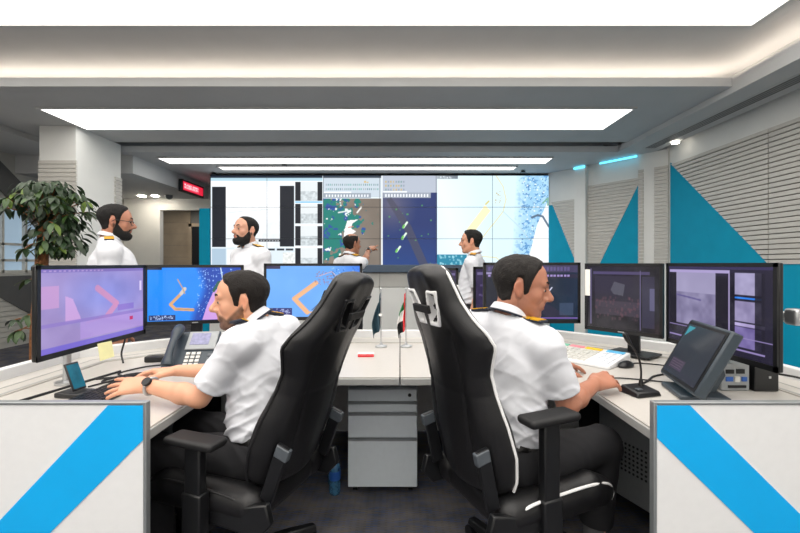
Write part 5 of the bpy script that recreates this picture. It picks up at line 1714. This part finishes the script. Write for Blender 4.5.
    cn = nrm(nd * .985 + TC[:, 0] * .14)
    ctr = neck + nd * .036 * k
    cx = frame(TC[:, 0], cn)
    def col_fn(P):
        p_ = (P - ctr.astype(F32)) @ cx.astype(F32)
        x, y, z = p_.T
        rr_ = np.hypot(x * .97, y)
        flare = .0615 * k + (.022 * k - z) * .36
        d = np.abs(rr_ - flare) - .0048 * k
        d = smax(d, np.abs(z - .005 * k) - .017 * k, .004)
        ang = np.abs(np.arctan2(y, x))
        gap = (.30 - ang) * .06 * k + np.clip(z, -.03, .03) * .5 * 1
        return np.maximum(d, gap).astype(F32)
    CO.raw(col_fn, None, None, 0, 'u')
    child('collar', CO, h * .8, 'shirt', ctr - .12 * k, ctr + .12 * k)
    # lanyard
    if lanyard:
        pth = []
        for i in range(25):
            a_ = -2.55 + 5.1 * i / 24
            aa = a_ + math.pi
            p_ = V3(math.cos(aa) * .081 * k, math.sin(aa) * .083 * k, -.012 * k)
            w_ = ctr + cx @ p_
            pth.append(w_ - base)
        e1 = chest + TC @ (V3(.142, .012, .04) * k) - base
        mid1 = (pth[0] * .45 + e1 * .55) + TC[:, 0] * .03 * k
        mid2 = (pth[-1] * .45 + e1 * .55) + TC[:, 0] * .03 * k
        MB().tube([tuple(e1), tuple(mid1)] + [tuple(p_) for p_ in pth] + [tuple(mid2), tuple(e1)], .0042 * k, 7).build('lanyard', 'navy', body, smooth=True)
    # epaulettes found by dropping onto the shirt
    for a in ('L', 'R'):
        c_ = neck * .40 + J['sh' + a] * .60
        axis = nrm(J['sh' + a] - neck)
        for _ in range(2):
            p_ = c_ + up2 * .2 * k
            for _i in range(60):
                d_ = float(SH.ev(p_[None].astype(F32))[0])
                if d_ < .0015: break
                p_ = p_ - up2 * max(d_ * .7, .0008)
        e0 = p_
        # second probe outward to follow the slope of the shoulder
        def drop(c2):
            p2 = c2 + up2 * .2 * k
            for _i in range(60):
                d2 = float(SH.ev(p2[None].astype(F32))[0])
                if d2 < .0015: break
                p2 = p2 - up2 * max(d2 * .7, .0008)
            return p2
        e1 = drop(c_ + axis * .045 * k); e2 = drop(c_ - axis * .045 * k)
        ax = nrm(e1 - e2); nn = nrm(np.cross(ax, TC[:, 0])); nn = nn if nn @ up2 > 0 else -nn
        fw = np.cross(nn, ax)
        cen = (e0 + e1 + e2) / 3 + nn * .004 * k - base
        Rm = Matrix([list(r_) for r_ in np.stack([ax, fw, nn], 1)])
        ep = MB().box(tuple(cen), (.120 * k, .056 * k, .010 * k), R=Rm).build('epaulette', 'navy', body, bevel=.003)
        for (o_, w_) in ((.034, .034), (.004, .016), (-.020, .014)):
            cc = cen + ax * o_ * k + nn * .0052 * k
            MB().box(tuple(cc), (w_ * k, .057 * k, .004 * k), R=Rm).build('stripe', 'gold', ep)
    # ---- trousers, belt, shoes
    if lower:
        TR = Shape()
        TR.ell(pel + u * .0 - f * .005 * k, [v_ * k for v_ in (.122 + belly * .5, .163, .125)], TF, .03)
        for a in ('L', 'R'):
            TR.cap(J['hip' + a], J['kn' + a], .098 * k, .074 * k, .05); TR.cap(J['kn' + a], J['an' + a] + V3(0, 0, .03) * k, .073 * k, .062 * k, .03)
        TR.raw(lambda P: ((np.abs(np.sin(P @ np.array((31, 23, 27), F32) + vnoise(P, 9) * 6)) - .5) * .006 * vnoise(P + 4, 8)).astype(F32), k=0, op='d')
        def wc_(P, c_=(pel + u * .065 * k).astype(F32), u_=u.astype(F32)):
            p_ = P - c_; t_ = p_ @ u_
            rad = np.sqrt(np.maximum((p_ * p_).sum(1) - t_ * t_, 0))
            return np.maximum(-t_, rad - .215 * k).astype(F32)
        TR.raw(wc_, None, None, .006, 's')
        for a in ('L', 'R'):
            an = J['an' + a] + V3(0, 0, J.get('cuff', .02)) * k; dn_ = nrm(J['an' + a] - J['kn' + a])
            def lc(P, an=an.astype(F32), dn_=dn_.astype(F32)):
                p_ = P - an; t_ = p_ @ dn_
                rad = np.sqrt(np.maximum((p_ * p_).sum(1) - t_ * t_, 0))
                return np.maximum(-t_, rad - .2).astype(F32)
            TR.raw(lc, None, None, .004, 's')
        tl = np.min([J[q_] for q_ in ('pelvis', 'hipL', 'hipR', 'knL', 'knR', 'anL', 'anR')], 0) - .2 * k
        th_ = np.max([J[q_] for q_ in ('pelvis', 'hipL', 'hipR', 'knL', 'knR', 'anL', 'anR')], 0) + .2 * k
        tl[2] = max(tl[2], -.02)
        child('trousers', TR, h * 1.4, 'trousers', tl, th_)
        BE = Shape()
        BE.ell(pel + u * .02 * k, [(.129 + belly * .6) * k, .170 * k, .125 * k], TF, .03)
        BE.half(pel + u * .066 * k, u, .004); BE.half(pel + u * .034 * k, -u, .004)
        child('belt', BE, h * 1.2, 'shoe', pel - .24 * k, pel + .24 * k)
        for a in ('L', 'R'):
            an = J['an' + a]; td = nrm(J['toe' + a])
            SO = Shape().cap(an + V3(0, 0, J.get('sock', .10)) * k, an - V3(0, 0, .03) * k, .043 * k, .041 * k, .01)
            child('sock', SO, h * 1.4, 'sock', an - .2 * k, an + .22 * k)
            SE = Shape()
            z0 = an[2] - .075 * k
            SE.cap(an + V3(0, 0, -.03) * k - td * .03 * k, an - V3(0, 0, .035) * k + td * .05 * k, .046 * k, .044 * k, .03)
            SE.cap(an - V3(0, 0, .04) * k + td * .05 * k, an - V3(0, 0, .048) * k + td * .16 * k, .042 * k, .030 * k, .03)
            SE.half((0, 0, z0), (0, 0, -1), .006)
            child('shoe', SE, h * 1.4, 'shoe', an - .28 * k, an + .28 * k)
    # ---- glasses
    if glasses:
        g = MB()
        Wg = lambda x, y, z: tuple(hc + Hm @ (V3(x, y, z) * k) - base)
        for s in (-1, 1):
            ring = []
            for i in range(18):
                a_ = 2 * math.pi * i / 18
                ca_, sa_ = math.cos(a_), math.sin(a_)
                ring.append(Wg(.107 - .010 * abs(ca_ * .5 + .5 * s * s), s * (.033 + .025 * np.sign(ca_) * abs(ca_) ** .7), -.004 + .0165 * np.sign(sa_) * abs(sa_) ** .7))
            g.tube(ring, .0024 * k, 6, closed=True)
            g.tube([Wg(.10, s * .058, .004), Wg(.06, s * .076, .006), Wg(.0, s * .084, .008), Wg(-.022, s * .084, -.008)], .0026 * k, 6)
        g.tube([Wg(.106, -.009, .002), Wg(.110, 0, .006), Wg(.106, .009, .002)], .0022 * k, 6)
        g.build('glasses', 'black_plastic', body, smooth=True)
    # ---- wrist watch
    if watch:
        wv, ev = J['wr' + watch], J['el' + watch]
        d_ = nrm(ev - wv); c_ = wv + d_ * .03 * k - base
        u_ = nrm(np.cross(d_, V3(.1, .9, .2))); w_ = np.cross(d_, u_)
        ring = [tuple(c_ + (u_ * math.cos(t_) + w_ * math.sin(t_)) * .0335 * k) for t_ in np.linspace(0, 2 * math.pi, 24, endpoint=False)]
        wo = MB().tube(ring, .0065 * k, 8, closed=True).build('watch', 'silver', body, smooth=True)
        td = J.get('watch_dir', V3(0, -.6, .8)); td = nrm(td - d_ * (td @ d_))
        a_ = c_ + td * .036 * k
        MB().cyl(tuple(a_ - td * .006), tuple(a_ + td * .006), .019 * k, .018 * k, 20).build('watch_face', 'dark_metal', wo, smooth=True)
    return body

def standing(base, fwd, k, lean=(0, 0)):
    """upright skeleton about 1.75 m * k tall"""
    f = nrm(V3(fwd[0], fwd[1], 0)); l = np.cross((0, 0, 1), f); b = V3(base[0], base[1], 0); z = V3(0, 0, 1)
    P = lambda a, c, h_: b + (f * a + l * c + z * h_) * k
    J = dict(base=base, k=k, fwd=f, pelvis=P(0, 0, .95), chest=P(.0, 0, 1.27), neck=P(-.012, 0, 1.475), head=P(.03, 0, 1.628))
    J['headR'] = hframe(f)
    for a, s in (('L', 1), ('R', -1)):
        J['sh' + a] = P(-.01, s * .185, 1.405); J['el' + a] = P(-.03, s * .235, 1.12); J['wr' + a] = P(.03, s * .235, .865)
        J['hip' + a] = P(0, s * .085, .90); J['kn' + a] = P(.015, s * .095, .50); J['an' + a] = P(-.01, s * .10, .08); J['toe' + a] = f + l * s * .15
        J['hand' + a] = dict(d=-z + f * .15, n=-l * s, thumb=1, curls=.35)
        n = -l * s; d = -z
        J['hand' + a]['thumb'] = 1 if np.cross(n, d) @ f > 0 else -1
    return J

# --- bearded man seated at the purple monitor
def seated_left():
    k = 1.0
    J = dict(base=(-.60, 1.76), k=k, fwd=V3(-.90, .43, 0))
    J['pelvis'] = V3(-.545, 1.735, .565); J['chest'] = V3(-.560, 1.77, .875); J['neck'] = V3(-.615, 1.785, 1.050)
    J['head'] = V3(-.682, 1.765, 1.163); J['headR'] = hframe((-.955, -.30), pitch=-.05)
    J['shL'] = V3(-.635, 1.625, 1.005); J['shR'] = V3(-.545, 1.95, 1.005)
    J['elL'] = V3(-.795, 1.625, .792); J['elR'] = V3(-.79, 1.985, .80)
    J['wrL'] = V3(-1.055, 1.70, .818); J['wrR'] = V3(-1.055, 1.955, .812)
    J['handL'] = dict(d=V3(-1, .10, -.10), n=V3(0, .55, -.83), thumb=1, curls=(.10, .12, .12, .12), spread=.26, tcurl=.1, tout=.55)
    J['handR'] = dict(d=V3(-1, -.15, -.02), n=V3(0, -.25, -1), thumb=1, curls=(.22, .25, .25, .25), spread=.22, tcurl=.1, tout=.6)
    for a, tv in (('L', V3(0, 1, 0)), ('R', V3(0, -1, 0))):
        n, d = J['hand' + a]['n'], J['hand' + a]['d']
        J['hand' + a]['thumb'] = 1 if np.cross(n, d) @ tv > 0 else -1
    J['hipL'] = V3(-.60, 1.66, .535); J['hipR'] = V3(-.545, 1.83, .535)
    J['knL'] = V3(-1.02, 1.70, .54); J['knR'] = V3(-1.0, 1.97, .54)
    J['anL'] = V3(-1.02, 1.74, .085); J['anR'] = V3(-1.02, 2.0, .085); J['toeL'] = V3(-1, .1, 0); J['toeR'] = V3(-1, .2, 0)
    J['belly'] = .02
    J['watch_dir'] = V3(.0, -.7, .7)
    return J
person(seated_left(), 'bearded man in white uniform shirt seated typing at the purple monitor', (214, 158, 128), 'hair_brown', 'full', 'short', h=.0042, lanyard=True, watch='L', folds=1.2)

# --- man with grey hair seated at the microphone desk
def seated_right():
    k = 1.04
    J = dict(base=(.47, 1.70), k=k, fwd=V3(.80, .60, 0))
    J['pelvis'] = V3(.405, 1.665, .575); J['chest'] = V3(.435, 1.70, .90); J['neck'] = V3(.445, 1.70, 1.085)
    J['head'] = V3(.500, 1.70, 1.224); J['headR'] = hframe((.98, -.20), pitch=-.14)
    J['shR'] = V3(.555, 1.575, 1.005); J['shL'] = V3(.325, 1.865, 1.03)
    J['elR'] = V3(.655, 1.60, .775); J['elL'] = V3(.56, 2.07, .80)
    J['wrR'] = V3(.850, 1.785, .800); J['wrL'] = V3(.80, 2.15, .79)
    J['handR'] = dict(d=V3(.85, .50, .02), n=V3(-.25, .42, -.87), thumb=1, curls=(.26, .30, .30, .32), spread=.18, tcurl=.15, tout=.45)
    J['handL'] = dict(d=V3(.9, .3, -.08), n=V3(0, 0, -1), thumb=1, curls=.25, spread=.12)
    for a, tv in (('R', V3(-.5, .85, 0)), ('L', V3(.4, -.9, 0))):
        n, d = J['hand' + a]['n'], J['hand' + a]['d']
        J['hand' + a]['thumb'] = 1 if np.cross(n, d) @ tv > 0 else -1
    J['hipR'] = V3(.465, 1.60, .545); J['hipL'] = V3(.37, 1.76, .545)
    J['knR'] = V3(.865, 1.76, .545); J['knL'] = V3(.70, 2.06, .545)
    J['anR'] = V3(.835, 1.765, .095); J['anL'] = V3(.72, 2.1, .095); J['toeR'] = V3(.8, .6, 0); J['toeL'] = V3(.8, .6, 0)
    J['belly'] = .015; J['cuff'] = .11; J['sock'] = .16
    return J
person(seated_right(), 'dark-haired man in white shirt seated with his hand beside the gooseneck microphone', (176, 120, 96), 'hair_grey', 'full', 'stubble', h=.0042, lanyard=True, folds=1.1)

# --- standing men
def place(px, d): return ((px - 400) * d / FPX, d)
J = standing(place(111, 2.98), (.80, .60), 1.0); J['wide'] = 1.22; J['shL'] += V3(-.03, .03, 0); J['shR'] += V3(.02, -.03, 0); J['headR'] = hframe((.87, .49), -.05)
J['neck'] += V3(0, 0, .01); 
person(J, 'bespectacled bearded man in white uniform standing behind the purple monitor', (176, 122, 98), 'hair_black', 'full', 'full', h=.006, glasses=True, folds=1.0)
J = standing(place(249, 3.52), (-.62, -.78), .985); J['wide'] = 1.12; J['headR'] = hframe((-.60, -.80), .10)
person(J, 'man with a thick black beard in white uniform standing before the video wall', (196, 146, 122), 'hair_black', 'short', 'full', h=.006, folds=1.0)
J = standing(place(350, 4.5), (.70, .71), .945); J['wide'] = .94; J['headR'] = hframe((.72, .69), .02)
f = nrm(V3(.45, .89, 0)); r = V3(f[1], -f[0], 0)
J['elR'] = V3(-.40, 4.61, 1.345); J['wrR'] = V3(-.365, 4.82, 1.49)
J['handR'] = dict(d=V3(.45, .75, .34), n=V3(.1, .3, -.8), thumb=1, curls=(.05, 1.2, 1.3, 1.3), spread=.0, tcurl=.4, tout=.3)
person(J, 'balding man in white uniform pointing at the video wall, back turned', (158, 110, 86), 'hair_brown', 'thin', None, h=.007, folds=.8, watch='R')
J = standing(place(474, 4.02), (-.90, .35), .945); J['headR'] = hframe((-.95, .22), .0)
J['elL'] = J['shL'] + V3(.07, -.03, -.28); J['wrL'] = J['elL'] + V3(-.09, .0, -.24)
J['belly'] = .03
person(J, 'dark-haired man in white uniform standing in profile near the video wall', (198, 144, 118), 'hair_black', 'full', None, h=.006, folds=1.0)
